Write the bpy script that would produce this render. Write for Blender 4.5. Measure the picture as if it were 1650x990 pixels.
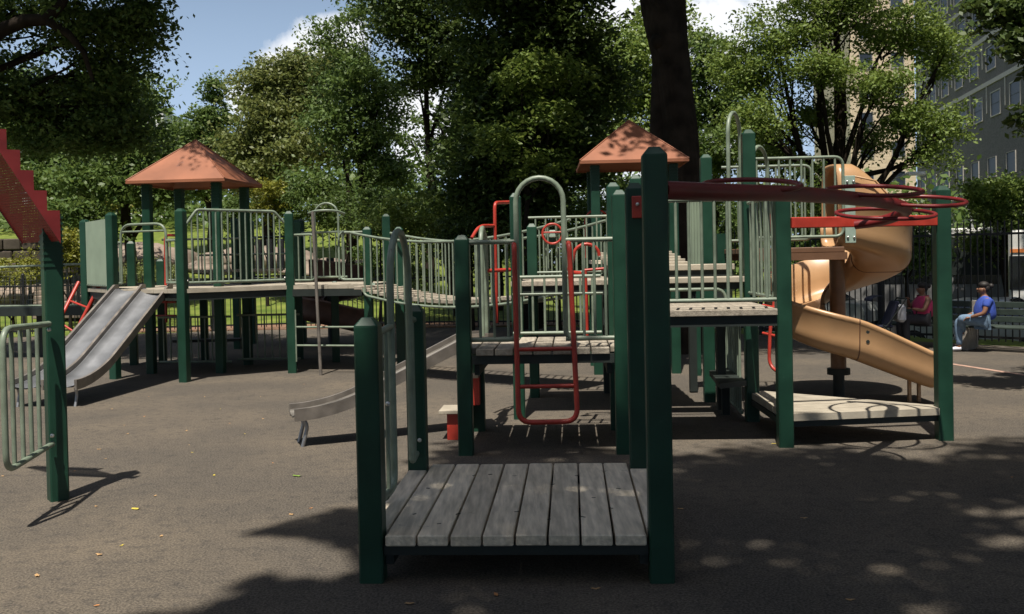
import bpy, math, random
import numpy as np
from mathutils import Vector, Matrix

S = bpy.context.scene
for o in list(bpy.data.objects): bpy.data.objects.remove(o)
COL = S.collection
R = math.radians

# ------------------------------------------------------------------ camera
F_PX, CX, CY, EYE = 1550.0, 825.0, 440.0, 1.95
PITCH, ROLL = 26.5 / 1550.0, 0.0205
fw = Vector((0, math.cos(PITCH), -math.sin(PITCH)))
r0 = Vector((1, 0, 0)); u0 = r0.cross(fw)
rt = r0 * math.cos(ROLL) - u0 * math.sin(ROLL)
up = u0 * math.cos(ROLL) + r0 * math.sin(ROLL)
cam_d = bpy.data.cameras.new("camera"); cam = bpy.data.objects.new("camera", cam_d); COL.objects.link(cam)
M = Matrix((rt, up, -fw)).transposed().to_4x4(); M.translation = (0, 0, EYE)
cam.matrix_world = M
cam_d.sensor_width = 36; cam_d.lens = F_PX / 1650 * 36; cam_d.shift_y = -55 / 1650
cam_d.clip_start = 0.05; cam_d.clip_end = 2000
S.camera = cam

# ------------------------------------------------------------------ sun and sky
SUN = Vector((-0.09, -0.41, 1.0)).normalized()          # towards the sun
sun_el = math.asin(SUN.z); sun_az = math.atan2(SUN.x, SUN.y)
ld = bpy.data.lights.new("sun", 'SUN'); ld.energy = 5.0; ld.angle = R(0.6); ld.color = (1.0, 0.93, 0.82)
lo = bpy.data.objects.new("sun", ld); COL.objects.link(lo)
lo.rotation_euler = SUN.to_track_quat('Z', 'Y').to_euler()
W = bpy.data.worlds.new("World"); S.world = W; W.use_nodes = True
nt = W.node_tree; nt.nodes.clear()
wo = nt.nodes.new('ShaderNodeOutputWorld'); bg = nt.nodes.new('ShaderNodeBackground')
sky = nt.nodes.new('ShaderNodeTexSky'); sky.sky_type = 'NISHITA'; sky.sun_disc = False
sky.sun_elevation = sun_el; sky.sun_rotation = sun_az; sky.air_density = 1.0; sky.dust_density = 2.0; sky.ozone_density = 1.0
tc = nt.nodes.new('ShaderNodeTexCoord')
mp = nt.nodes.new('ShaderNodeMapping'); mp.inputs['Scale'].default_value = (1, 1, 2.2); mp.inputs['Location'].default_value = (0.9, 0.1, 0.35)
nz = nt.nodes.new('ShaderNodeTexNoise'); nz.inputs['Scale'].default_value = 3.2; nz.inputs['Detail'].default_value = 9; nz.inputs['Roughness'].default_value = 0.55
rp = nt.nodes.new('ShaderNodeValToRGB'); rp.color_ramp.elements[0].position = 0.50; rp.color_ramp.elements[1].position = 0.60
mixc = nt.nodes.new('ShaderNodeMix'); mixc.data_type = 'RGBA'
mixc.inputs[7].default_value = (10.2, 10.4, 10.8, 1)
L = nt.links.new
def ray(px, py): return fw + rt * ((px - CX) / F_PX) - up * ((py - CY) / F_PX)
def mnode(op, a, b=None):
    n = nt.nodes.new('ShaderNodeMath'); n.operation = op
    for k_, x in ((0, a), (1, b)):
        if x is None: continue
        if isinstance(x, (int, float)): n.inputs[k_].default_value = x
        else: L(x, n.inputs[k_])
    return n.outputs[0]
L(tc.outputs['Generated'], mp.inputs[0]); L(mp.outputs[0], nz.inputs['Vector'])
nf = nt.nodes.new('ShaderNodeTexNoise'); nf.inputs['Scale'].default_value = 16; nf.inputs['Detail'].default_value = 8; nf.inputs['Roughness'].default_value = .6
L(tc.outputs['Generated'], nf.inputs['Vector'])
tot = mnode('MULTIPLY', mnode('SUBTRACT', nz.outputs['Fac'], .57), 5.0)                       # scattered fair-weather cloud all round
for px, py, r_ in ((500, 108, .046), (545, 68, .036), (445, 118, .026), (382, 160, .024), (1150, 40, .055), (690, 200, .06), (1000, 60, .06), (520, -110, .05), (100, 320, .06), (250, -260, .09), (1300, -60, .1)):
    d_ = ray(px, py).normalized(); dn_ = nt.nodes.new('ShaderNodeVectorMath'); dn_.operation = 'DOT_PRODUCT'; dn_.inputs[1].default_value = d_
    nrm_ = nt.nodes.new('ShaderNodeVectorMath'); nrm_.operation = 'NORMALIZE'; L(tc.outputs['Generated'], nrm_.inputs[0]); L(nrm_.outputs[0], dn_.inputs[0])
    m_ = mnode('SUBTRACT', 1.0, mnode('MULTIPLY', mnode('SUBTRACT', 1.0, dn_.outputs['Value']), 2.0 / (r_ * r_)))
    tot = mnode('MAXIMUM', tot, m_)
tot = mnode('ADD', tot, mnode('MULTIPLY', mnode('SUBTRACT', nf.outputs['Fac'], .5), 2.6))
rp.color_ramp.elements[0].position = 0.10; rp.color_ramp.elements[1].position = 0.75
L(tot, rp.inputs[0])
sz = nt.nodes.new('ShaderNodeSeparateXYZ'); nrz = nt.nodes.new('ShaderNodeVectorMath'); nrz.operation = 'NORMALIZE'; L(tc.outputs['Generated'], nrz.inputs[0]); L(nrz.outputs[0], sz.inputs[0])
low = mnode('MAXIMUM', mnode('SUBTRACT', 1.0, mnode('MULTIPLY', sz.outputs['Z'], 1 / .48)), 0.0)      # paler haze towards the horizon, all round
hz_f = mnode('MINIMUM', mnode('MULTIPLY', mnode('MULTIPLY', low, low), 1.7), .8)
hzm = nt.nodes.new('ShaderNodeMix'); hzm.data_type = 'RGBA'; hzm.inputs[7].default_value = (5.0, 6.7, 9.2, 1)
L(hz_f, hzm.inputs[0]); L(sky.outputs[0], hzm.inputs[6])
L(rp.outputs[0], mixc.inputs[0]); L(hzm.outputs[2], mixc.inputs[6]); L(mixc.outputs[2], bg.inputs['Color'])
bg.inputs['Strength'].default_value = 0.072
L(bg.outputs[0], wo.inputs[0])
S.view_settings.view_transform = 'Standard'; S.view_settings.look = 'None'
S.view_settings.exposure = 0.45; S.view_settings.gamma = 1.0

# ------------------------------------------------------------------ helpers
def ray(px, py): return fw + rt * ((px - CX) / F_PX) - up * ((py - CY) / F_PX)
def gnd(px, py, h=0.0):
    d = ray(px, py); t = (h - EYE) / d.z; return Vector((d.x * t, d.y * t, h))
def at(px, py, Y):
    d = ray(px, py); t = Y / d.y; return Vector((d.x * t, Y, EYE + d.z * t))
def V(*a): return Vector(a)

def tag(o, label=None, cat=None, group=None, kind=None):
    if label: o['label'] = label
    if cat: o['category'] = cat
    if group: o['group'] = group
    if kind: o['kind'] = kind
    return o
def thing(name, label, cat, loc=(0, 0, 0), group=None):
    o = bpy.data.objects.new(name, None); COL.objects.link(o); o.location = loc; o.empty_display_size = 0.2
    return tag(o, label, cat, group)
def root_of(o):
    while o.parent: o = o.parent
    return o
def link_mesh(name, me, parent=None):
    o = bpy.data.objects.new(name, me); COL.objects.link(o)
    if parent: o.parent = parent
    return o

class MB:
    def __init__(s): s.v = []; s.f = []; s.sm = []; s.cut = []
    def add(s, vs, fs, smooth=False):
        b = len(s.v); s.cut.append((b, len(s.f), len(vs))); s.v += [tuple(p) for p in vs]; s.f += [tuple(i + b for i in f) for f in fs]; s.sm += [smooth] * len(fs); return s
    def box(s, c, size, yaw=0.0, bev=0.0, mat=None):
        sx, sy, sz = size[0] / 2, size[1] / 2, size[2] / 2
        c = Vector(c); rot = mat if mat else Matrix.Rotation(yaw, 3, 'Z')
        if bev <= 0:
            vs = [c + rot @ V(x, y, z) for x in (-sx, sx) for y in (-sy, sy) for z in (-sz, sz)]
            return s.add(vs, [(0, 1, 3, 2), (4, 6, 7, 5), (0, 4, 5, 1), (2, 3, 7, 6), (0, 2, 6, 4), (1, 5, 7, 3)])
        b = min(bev, sx * .9, sy * .9, sz * .9); vs = []; idx = {}
        for x in (-1, 1):
            for y in (-1, 1):
                for z in (-1, 1):
                    for k in range(3):
                        p = [x * (sx - b), y * (sy - b), z * (sz - b)]
                        p[k] = (x, y, z)[k] * (sx, sy, sz)[k]
                        idx[(x, y, z, k)] = len(vs); vs.append(c + rot @ Vector(p))
        fs = []
        def q(*a): fs.append(tuple(idx[i] for i in a))
        for sg in (-1, 1):
            o = [(-1, -1), (1, -1), (1, 1), (-1, 1)]
            if sg < 0: o = o[::-1]
            q(*[(sg, a, b_, 0) for a, b_ in o]); q(*[(b_, sg, a, 1) for a, b_ in o]); q(*[(a, b_, sg, 2) for a, b_ in o])
        for x in (-1, 1):
            for y in (-1, 1): q((x, y, -1, 0), (x, y, 1, 0), (x, y, 1, 1), (x, y, -1, 1))
            for z in (-1, 1): q((x, -1, z, 0), (x, 1, z, 0), (x, 1, z, 2), (x, -1, z, 2))
        for y in (-1, 1):
            for z in (-1, 1): q((-1, y, z, 1), (1, y, z, 1), (1, y, z, 2), (-1, y, z, 2))
        for x in (-1, 1):
            for y in (-1, 1):
                for z in (-1, 1): q((x, y, z, 0), (x, y, z, 1), (x, y, z, 2))
        return s.add(vs, fs)
    def prism(s, poly, z0, z1):
        n = len(poly); vs = [V(p[0], p[1], z0) for p in poly] + [V(p[0], p[1], z1) for p in poly]
        fs = [tuple(range(n))[::-1], tuple(range(n, 2 * n))] + [(i, (i + 1) % n, n + (i + 1) % n, n + i) for i in range(n)]
        return s.add(vs, fs)
    def slab(s, poly3, th):                      # polygon of 3d points given a thickness along its normal
        n = len(poly3); P = [Vector(p) for p in poly3]
        nr = (P[1] - P[0]).cross(P[2] - P[0]).normalized() * th
        vs = P + [p + nr for p in P]
        return s.add(vs, [tuple(range(n))[::-1], tuple(range(n, 2 * n))] + [(i, (i + 1) % n, n + (i + 1) % n, n + i) for i in range(n)])
    def tube(s, path, r, n=8, closed=False, cap=True):
        P = [Vector(p) for p in path]; m = len(P)
        rr = r if isinstance(r, (list, tuple)) else [r] * m
        prev = None; vs = []
        for i, p in enumerate(P):
            if closed: t = P[(i + 1) % m] - P[i - 1]
            else: t = P[min(i + 1, m - 1)] - P[max(i - 1, 0)]
            t.normalize()
            if prev is None:
                a = V(0, 0, 1) if abs(t.z) < .9 else V(1, 0, 0)
                x = t.cross(a).normalized()
            else:
                x = prev - t * prev.dot(t); x.normalize()
            prev = x; y = t.cross(x)
            vs += [p + (x * math.cos(2 * math.pi * k / n) + y * math.sin(2 * math.pi * k / n)) * rr[i] for k in range(n)]
        fs = []
        for i in range(m if closed else m - 1):
            a = i * n; b = ((i + 1) % m) * n
            fs += [(a + k, a + (k + 1) % n, b + (k + 1) % n, b + k) for k in range(n)]
        s.add(vs, fs, True)
        if cap and not closed:
            k = len(s.cut); s.add(vs[:n], [tuple(range(n))[::-1]]); s.add(vs[-n:], [tuple(range(n))]); del s.cut[k:]
        return s
    def sphere(s, c, rad, nu=12, nv=8):
        c = Vector(c); rad = rad if isinstance(rad, (tuple, list)) else (rad,) * 3
        vs = [c + V(0, 0, -rad[2])]
        for j in range(1, nv):
            a = -math.pi / 2 + math.pi * j / nv
            vs += [c + V(rad[0] * math.cos(a) * math.cos(2 * math.pi * i / nu), rad[1] * math.cos(a) * math.sin(2 * math.pi * i / nu), rad[2] * math.sin(a)) for i in range(nu)]
        vs.append(c + V(0, 0, rad[2])); fs = []
        for i in range(nu):
            fs.append((0, 1 + (i + 1) % nu, 1 + i))
            for j in range(nv - 2):
                a = 1 + j * nu; b = a + nu; fs.append((a + i, a + (i + 1) % nu, b + (i + 1) % nu, b + i))
            a = 1 + (nv - 2) * nu; fs.append((a + i, a + (i + 1) % nu, len(vs) - 1))
        return s.add(vs, fs, True)
    def grid(s, fn, nu, nv, smooth=True):
        vs = [fn(i / nu, j / nv) for i in range(nu + 1) for j in range(nv + 1)]
        return s.add(vs, [(i * (nv + 1) + j, (i + 1) * (nv + 1) + j, (i + 1) * (nv + 1) + j + 1, i * (nv + 1) + j + 1) for i in range(nu) for j in range(nv)], smooth)
    def each(s, name, mat, parent=None):
        out = []; cuts = s.cut + [(len(s.v), len(s.f), 0)]
        for k in range(len(s.cut)):
            v0, f0, n_ = cuts[k]; v1, f1, _ = cuts[k + 1]
            q = MB(); q.v = s.v[v0:v1]; q.f = [tuple(i - v0 for i in f) for f in s.f[f0:f1]]; q.sm = s.sm[f0:f1]
            out.append(q.build(name, mat, parent))
        return out
    def build(s, name, mat, parent=None, bake=True):
        off = Vector((0, 0, 0))
        if parent and bake: off = Vector(root_of(parent).location)
        me = bpy.data.meshes.new(name)
        me.from_pydata([tuple(Vector(p) - off) for p in s.v], [], s.f)
        me.polygons.foreach_set('use_smooth', s.sm); me.update()
        for m in (mat if isinstance(mat, (list, tuple)) else [mat]): me.materials.append(m)
        return link_mesh(name, me, parent)

def fillet(pts, rad, n=5):
    P = [Vector(p) for p in pts]; out = [P[0]]
    for i in range(1, len(P) - 1):
        a, b, c = P[i - 1], P[i], P[i + 1]
        d1 = (a - b); d2 = (c - b); r = min(rad, d1.length * .49, d2.length * .49)
        s = b + d1.normalized() * r; e = b + d2.normalized() * r
        for k in range(n + 1):
            t = k / n; out.append(s * (1 - t) ** 2 + b * 2 * t * (1 - t) + e * t ** 2)
    out.append(P[-1]); return out
def arc_path(p0, p1, ztop, n=12):                # upright hoop whose feet are p0 and p1
    p0 = Vector(p0); p1 = Vector(p1); rad = ((p1 - p0).xy.length) / 2; zc = ztop - rad
    mid = (p0 + p1) / 2; dx = (p1 - p0); dx.z = 0; dx.normalize()
    pts = [p0]
    for k in range(n + 1):
        a = math.pi - math.pi * k / n
        pts.append(V(mid.x, mid.y, zc) + dx * (rad * math.cos(a)) + V(0, 0, rad * math.sin(a)))
    pts.append(p1); return pts

# ------------------------------------------------------------------ materials
MATS = {}
def mat(name, col, rough=.5, metal=0.0, var=.12, scale=6.0, bump=0.0, bscale=60.0, spec=.5, col2=None, detail=5, island=0.0, stretch=None, chips=None):
    m = bpy.data.materials.new(name); m.use_nodes = True; t = m.node_tree; b = t.nodes['Principled BSDF']
    b.inputs['Roughness'].default_value = rough; b.inputs['Metallic'].default_value = metal
    b.inputs['Specular IOR Level'].default_value = spec
    tcn = t.nodes.new('ShaderNodeTexCoord'); n = t.nodes.new('ShaderNodeTexNoise')
    n.inputs['Scale'].default_value = scale; n.inputs['Detail'].default_value = detail
    vec = tcn.outputs['Object']
    if stretch:
        mpn = t.nodes.new('ShaderNodeMapping'); mpn.inputs['Scale'].default_value = stretch; t.links.new(vec, mpn.inputs[0]); vec = mpn.outputs[0]
    t.links.new(vec, n.inputs['Vector'])
    mx = t.nodes.new('ShaderNodeMix'); mx.data_type = 'RGBA'
    c2 = col2 if col2 else tuple(min(1, c * (1 + var * 2)) for c in col); c1 = col if col2 else tuple(c * (1 - var) for c in col)
    mx.inputs[6].default_value = (*c1, 1); mx.inputs[7].default_value = (*c2, 1)
    rm = t.nodes.new('ShaderNodeMapRange'); rm.inputs[1].default_value = .3; rm.inputs[2].default_value = .7
    t.links.new(n.outputs['Fac'], rm.inputs[0]); t.links.new(rm.outputs[0], mx.inputs[0])
    outc = mx.outputs[2]
    if chips:                                  # worn spots of another colour with hard uneven edges
        cc, csc, clo = chips
        n3 = t.nodes.new('ShaderNodeTexNoise'); n3.inputs['Scale'].default_value = csc; n3.inputs['Detail'].default_value = 7; n3.inputs['Roughness'].default_value = .65
        t.links.new(tcn.outputs['Object'], n3.inputs['Vector']); r3 = t.nodes.new('ShaderNodeMapRange'); r3.inputs[1].default_value = clo; r3.inputs[2].default_value = clo + .06
        t.links.new(n3.outputs['Fac'], r3.inputs[0]); m3 = t.nodes.new('ShaderNodeMix'); m3.data_type = 'RGBA'; m3.inputs[7].default_value = (*cc, 1)
        t.links.new(r3.outputs[0], m3.inputs[0]); t.links.new(outc, m3.inputs[6]); outc = m3.outputs[2]
    if island:
        g = t.nodes.new('ShaderNodeObjectInfo'); hs = t.nodes.new('ShaderNodeHueSaturation')
        mr = t.nodes.new('ShaderNodeMapRange'); mr.inputs[3].default_value = 1 - island; mr.inputs[4].default_value = 1 + island
        t.links.new(g.outputs['Random'], mr.inputs[0]); t.links.new(mr.outputs[0], hs.inputs['Value']); t.links.new(outc, hs.inputs['Color']); outc = hs.outputs[0]
    t.links.new(outc, b.inputs['Base Color'])
    rr = t.nodes.new('ShaderNodeMapRange'); rr.inputs[3].default_value = max(0, rough - .1); rr.inputs[4].default_value = min(1, rough + .12)
    t.links.new(n.outputs['Fac'], rr.inputs[0]); t.links.new(rr.outputs[0], b.inputs['Roughness'])
    if bump:
        n2 = t.nodes.new('ShaderNodeTexNoise'); n2.inputs['Scale'].default_value = bscale; n2.inputs['Detail'].default_value = 4
        t.links.new(vec if stretch else tcn.outputs['Object'], n2.inputs['Vector'])
        bp = t.nodes.new('ShaderNodeBump'); bp.inputs['Strength'].default_value = bump; bp.inputs['Distance'].default_value = .01
        t.links.new(n2.outputs['Fac'], bp.inputs['Height']); t.links.new(bp.outputs[0], b.inputs['Normal'])
    MATS[name] = m; return m

GREEN = mat('post_green', (.010, .043, .026), .42, var=.18, scale=3, bump=.08, bscale=25, spec=.35, chips=((.022, .058, .042), 9, .66))
TUBE = mat('tube_sage', (.165, .205, .155), .42, var=.16, scale=8, chips=((.10, .105, .085), 14, .66))
RED = mat('tube_red', (.36, .035, .022), .38, var=.15, scale=7)
MAROON = mat('beam_maroon', (.155, .013, .014), .42, var=.15, scale=5)
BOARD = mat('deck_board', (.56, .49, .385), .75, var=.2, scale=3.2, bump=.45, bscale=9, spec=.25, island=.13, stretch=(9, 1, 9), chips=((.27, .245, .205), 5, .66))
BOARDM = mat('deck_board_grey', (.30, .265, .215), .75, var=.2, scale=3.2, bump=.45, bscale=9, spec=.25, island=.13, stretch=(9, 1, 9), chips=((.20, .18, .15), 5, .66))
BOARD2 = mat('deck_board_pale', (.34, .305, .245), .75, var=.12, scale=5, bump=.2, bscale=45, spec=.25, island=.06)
FRAME = mat('frame_dark', (.012, .018, .016), .6)
ROOF = mat('roof_orange', (.25, .092, .046), .55, var=.14, scale=2.2, chips=((.21, .085, .055), 4, .62))
TAN = mat('slide_tan', (.41, .245, .125), .32, var=.09, scale=2.0, chips=((.29, .165, .085), 5, .66))
BROWN = mat('slide_brown', (.13, .066, .036), .45, var=.15, scale=3)
STEEL = mat('steel', (.30, .31, .33), .45, metal=.75, var=.12, scale=3)
STEELD = mat('steel_rail', (.20, .18, .16), .5, metal=.5, var=.2, scale=6)
RIB = mat('rib_sage', (.23, .29, .22), .55, var=.06, scale=3)
PLATE = mat('plate_sage', (.26, .34, .29), .45)
BOLT = mat('bolt', (.6, .6, .58), .3, metal=.9)
IRON = mat('iron_black', (.008, .009, .010), .5)
BENCHG = mat('bench_green', (.022, .035, .028), .6, var=.2)
CONC = mat('concrete', (.33, .30, .26), .9, var=.12, scale=5, bump=.3, bscale=40, spec=.2)
BARK = mat('bark', (.060, .048, .036), .95, var=.35, scale=3, bump=.9, bscale=14, spec=.1)
BARKD = mat('bark_dark', (.022, .017, .013), .95, var=.4, scale=3, bump=1.0, bscale=10, spec=.1)
ROCK = mat('rock', (.21, .168, .135), .9, var=.25, scale=1.2, bump=.9, bscale=3, spec=.2)
STONE = mat('wall_stone', (.055, .045, .036), .9, var=.3, scale=2, bump=.6, bscale=8, spec=.2)
WHITE = mat('paint_white', (.72, .72, .70), .4, var=.05)
GLASS = mat('dark_glass', (.012, .014, .017), .12, var=.1, spec=.8)
DULL = mat('dull_steel', (.12, .112, .10), .6, metal=.35, var=.2, scale=5)
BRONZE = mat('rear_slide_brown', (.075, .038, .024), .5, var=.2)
RUB = mat('tyre', (.015, .015, .015), .8)

def leaf_mat(name, c1, c2, trans=.35):
    m = bpy.data.materials.new(name); m.use_nodes = True; t = m.node_tree; t.nodes.clear()
    o = t.nodes.new('ShaderNodeOutputMaterial'); d = t.nodes.new('ShaderNodeBsdfPrincipled'); tr = t.nodes.new('ShaderNodeBsdfTranslucent'); ms = t.nodes.new('ShaderNodeMixShader')
    g = t.nodes.new('ShaderNodeNewGeometry'); mx = t.nodes.new('ShaderNodeMix'); mx.data_type = 'RGBA'
    mx.inputs[6].default_value = (*c1, 1); mx.inputs[7].default_value = (*c2, 1)
    t.links.new(g.outputs['Random Per Island'], mx.inputs[0])
    d.inputs['Roughness'].default_value = .5; d.inputs['Specular IOR Level'].default_value = .35
    t.links.new(mx.outputs[2], d.inputs['Base Color'])
    hs = t.nodes.new('ShaderNodeHueSaturation'); hs.inputs['Hue'].default_value = .485; hs.inputs['Value'].default_value = 1.5
    t.links.new(mx.outputs[2], hs.inputs['Color']); t.links.new(hs.outputs[0], tr.inputs['Color'])
    ms.inputs[0].default_value = trans
    t.links.new(d.outputs[0], ms.inputs[1]); t.links.new(tr.outputs[0], ms.inputs[2]); t.links.new(ms.outputs[0], o.inputs[0])
    return m
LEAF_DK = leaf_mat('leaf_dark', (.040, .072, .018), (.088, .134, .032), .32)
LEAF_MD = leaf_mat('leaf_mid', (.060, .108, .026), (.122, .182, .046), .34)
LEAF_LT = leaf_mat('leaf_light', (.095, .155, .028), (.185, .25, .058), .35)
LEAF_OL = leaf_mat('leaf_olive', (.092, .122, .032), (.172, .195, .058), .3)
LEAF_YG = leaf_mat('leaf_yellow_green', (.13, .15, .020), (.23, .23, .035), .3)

# rubber play surface: dark granules, worn pale patches, a few stains
def ground_mat():
    m = bpy.data.materials.new('rubber_surface'); m.use_nodes = True; t = m.node_tree; b = t.nodes['Principled BSDF']
    tcn = t.nodes.new('ShaderNodeTexCoord')
    def noise(sc, det=4, ro=.5):
        n = t.nodes.new('ShaderNodeTexNoise'); n.inputs['Scale'].default_value = sc; n.inputs['Detail'].default_value = det; n.inputs['Roughness'].default_value = ro
        t.links.new(tcn.outputs['Object'], n.inputs['Vector']); return n
    fine = noise(62, 3, .75); mid = noise(9, 4, .6); big = noise(.55, 4, .6)
    def mix(a, b_, fac, lo_, hi):
        mr = t.nodes.new('ShaderNodeMapRange'); mr.inputs[1].default_value = lo_; mr.inputs[2].default_value = hi
        t.links.new(fac, mr.inputs[0]); x = t.nodes.new('ShaderNodeMix'); x.data_type = 'RGBA'
        for s_, k in ((a, 6), (b_, 7)):
            if isinstance(s_, tuple): x.inputs[k].default_value = (*s_, 1)
            else: t.links.new(s_, x.inputs[k])
        t.links.new(mr.outputs[0], x.inputs[0]); return x.outputs[2]
    base = mix((.050, .045, .040), (.145, .126, .103), fine.outputs['Fac'], .40, .62)
    warm = mix((.083, .071, .056), (.19, .158, .122), fine.outputs['Fac'], .38, .62)
    c = mix(base, warm, big.outputs['Fac'], .42, .70)
    dk = mix((.038, .036, .034), (.10, .088, .076), fine.outputs['Fac'], .40, .62)
    c = mix(dk, c, mid.outputs['Fac'], .25, .5)
    t.links.new(c, b.inputs['Base Color']); b.inputs['Roughness'].default_value = .95; b.inputs['Specular IOR Level'].default_value = .15
    bp = t.nodes.new('ShaderNodeBump'); bp.inputs['Strength'].default_value = .7; bp.inputs['Distance'].default_value = .006
    t.links.new(fine.outputs['Fac'], bp.inputs['Height']); t.links.new(bp.outputs[0], b.inputs['Normal'])
    return m
RUBBER = ground_mat()
GRASS = mat('lawn', (.075, .115, .020), .9, col2=(.17, .20, .045), scale=1.6, detail=8, bump=.8, bscale=30, spec=.1)
ASPH = mat('asphalt', (.045, .045, .047), .9, var=.15, scale=8, bump=.3, bscale=80, spec=.2)
PAVE = mat('sidewalk_concrete', (.11, .105, .095), .9, var=.12, scale=2, spec=.2)
MULCH = mat('mulch', (.15, .085, .055), .95, col2=(.27, .17, .115), scale=9, detail=8, bump=.8, bscale=30, spec=.1)

# ------------------------------------------------------------------ setting: terrain
def sm(x, a, b):
    t = np.clip((x - a) / (b - a), 0, 1); return t * t * (3 - 2 * t)
def height(X, Y):
    X = np.asarray(X, float); Y = np.asarray(Y, float)
    hill = np.clip(Y - 29.5, 0, 38) * .125 * sm(-X, -3.5, 7)
    drop = -.8 * sm(X * .7 + Y * .7, 21.5, 24.5) * sm(X, 2.0, 5.5)
    return -.02 + hill + drop
xs = np.concatenate([[-260, -160, -90, -60], np.linspace(-45, 60, 71), [80, 120, 200, 300]])
ys = np.concatenate([[-120, -50, -20], np.linspace(-8, 76, 57), [95, 130, 200, 320]])
XX, YY = np.meshgrid(xs, ys, indexing='ij'); ZZ = height(XX, YY)
g = MB(); nx, ny = len(xs), len(ys)
g.add(np.stack([XX, YY, ZZ], -1).reshape(-1, 3).tolist(), [(i * ny + j, (i + 1) * ny + j, (i + 1) * ny + j + 1, i * ny + j + 1) for i in range(nx - 1) for j in range(ny - 1)], True)
tag(g.build('lawn', GRASS), kind='structure')
FENCE_R = [V(14.0, 14.0, 0), V(10.3, 18.1, 0), V(7.9, 20.6, 0), V(1.6, 26.2, 0)]
FENCE_B = [V(1.6, 26.2, 0), V(-6, 27.6, 0), V(-16, 26.2, 0)]
g = MB(); poly = [(-18, -30), (16, -30), (16, 11.4)] + [(p.x, p.y) for p in FENCE_R] + [(p.x, p.y) for p in FENCE_B[1:]] + [(-18, 26)]
g.add([V(x, y, 0) for x, y in poly], [tuple(range(len(poly)))])
tag(g.build('rubber_play_surface', RUBBER), kind='structure')
g = MB()
g.box((-3.2, 28.1, -.05), (16, 1.9, .14), yaw=-.06)
tag(g.build('mulch_bed', MULCH), kind='structure')
# street and pavement beyond the right fence
def strip(a, b, w0, w1, z, name, m):
    a = Vector(a); b = Vector(b); d = (b - a).normalized(); n = V(-d.y, d.x, 0)
    if n.y < 0: n = -n
    q = MB(); q.add([a + n * w0 + V(0, 0, z), b + n * w0 + V(0, 0, z), b + n * w1 + V(0, 0, z), a + n * w1 + V(0, 0, z)], [(0, 1, 2, 3)]); return tag(q.build(name, m), kind='structure')
strip((60, -5, 0), (2, 40, 0), -11.0, -4, -.80, 'pavement', PAVE)
strip((60, -5, 0), (2, 40, 0), -3.8, 10, -.806, 'road', ASPH)
q = MB(); a = V(60, -5, 0); b = V(2, 40, 0); d = (b - a).normalized(); n = V(d.y, -d.x, 0); n = n if n.y > 0 else -n
q.box((a + b) / 2 + n * -3.9 + V(0, 0, -.85), ((b - a).length, .2, .16), yaw=math.atan2(d.y, d.x)); tag(q.build('kerb', CONC), kind='structure')
# pale painted line on the play surface near the benches
q = MB(); p0 = gnd(1540, 588); p1 = gnd(1650, 605); d = (p1 - p0).normalized(); n = V(-d.y, d.x, 0) * .06
q.add([p0 - d * .8 - n + V(0, 0, .005), p1 + d - n + V(0, 0, .005), p1 + d + n + V(0, 0, .005), p0 - d * .8 + n + V(0, 0, .005)], [(0, 1, 2, 3)])
tag(q.build('painted_line', mat('line_faded', (.33, .21, .16), .9, var=.25, scale=12)), kind='structure')

# ------------------------------------------------------------------ playground part builders
YAW = -R(3.5)
AX = V(math.cos(YAW), math.sin(YAW), 0); BX = V(-math.sin(YAW), math.cos(YAW), 0)
PW = .146
def post(parent, c, ztop, yaw=YAW, w=PW, z0=-.05, ribs=False, m=None, cap=True, name='post'):
    c = Vector((c[0], c[1], 0)); rot = Matrix.Rotation(yaw, 3, 'Z'); h = w / 2; k = .011
    ring = [(-h + k, -h), (h - k, -h), (h, -h + k), (h, h - k), (h - k, h), (-h + k, h), (-h, h - k), (-h, -h + k)]
    lev = [(z0, 1), (ztop - .012, 1), (ztop, .97), (ztop + .045, .45)] if cap else [(z0, 1), (ztop, 1)]
    vs = []
    for z, s in lev: vs += [c + rot @ V(x * s, y * s, 0) + V(0, 0, z) for x, y in ring]
    fs = [tuple(range((len(lev) - 1) * 8, len(lev) * 8))]
    for i in range(len(lev) - 1): fs += [(i * 8 + j, i * 8 + (j + 1) % 8, (i + 1) * 8 + (j + 1) % 8, (i + 1) * 8 + j) for j in range(8)]
    b = MB(); b.add(vs, fs)
    if ribs:
        for i in range(ribs): b.box(c + V(0, 0, ztop - .03 - i * .05), (w + .012, w + .012, .018), yaw)
    return b.build(name, m or GREEN, parent)
def guard(parent, p0, p1, z0, z1, n, r=.021, rb=.014, m=None, name='guard_rail', ends=(False, False), inset=.0, dz=0.0):
    m = m or TUBE; p0 = Vector((p0[0], p0[1], 0)); p1 = Vector((p1[0], p1[1], 0)); d = (p1 - p0)
    b = MB()
    if ends[0] or ends[1]:
        A = [p0 + V(0, 0, z1), p1 + V(0, 0, z1 + dz), p1 + V(0, 0, z0 + dz), p0 + V(0, 0, z0)]
        if ends[0] and ends[1]: A = [p0.lerp(p1, .5) + V(0, 0, z0 + dz / 2), A[3], A[0], A[1], A[2], p0.lerp(p1, .501) + V(0, 0, z0 + dz / 2)]
        elif ends[0]: A = [A[1], A[0], A[3], A[2]]
        b.tube(fillet(A, .11), r)
    else:
        b.tube([p0 + V(0, 0, z1), p1 + V(0, 0, z1 + dz)], r)
    o = b.build(name, m, parent)
    if not (ends[0] or ends[1]): MB().tube([p0 + V(0, 0, z0), p1 + V(0, 0, z0 + dz)], r).build('bottom_rail', m, o)
    for i in range(n):
        t = (i + .7) / (n + .4); q = p0 + d * t
        MB().tube([q + V(0, 0, z0 + dz * t), q + V(0, 0, z1 + dz * t)], rb, 6, cap=False).build('baluster', m, o)
    return o
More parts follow.
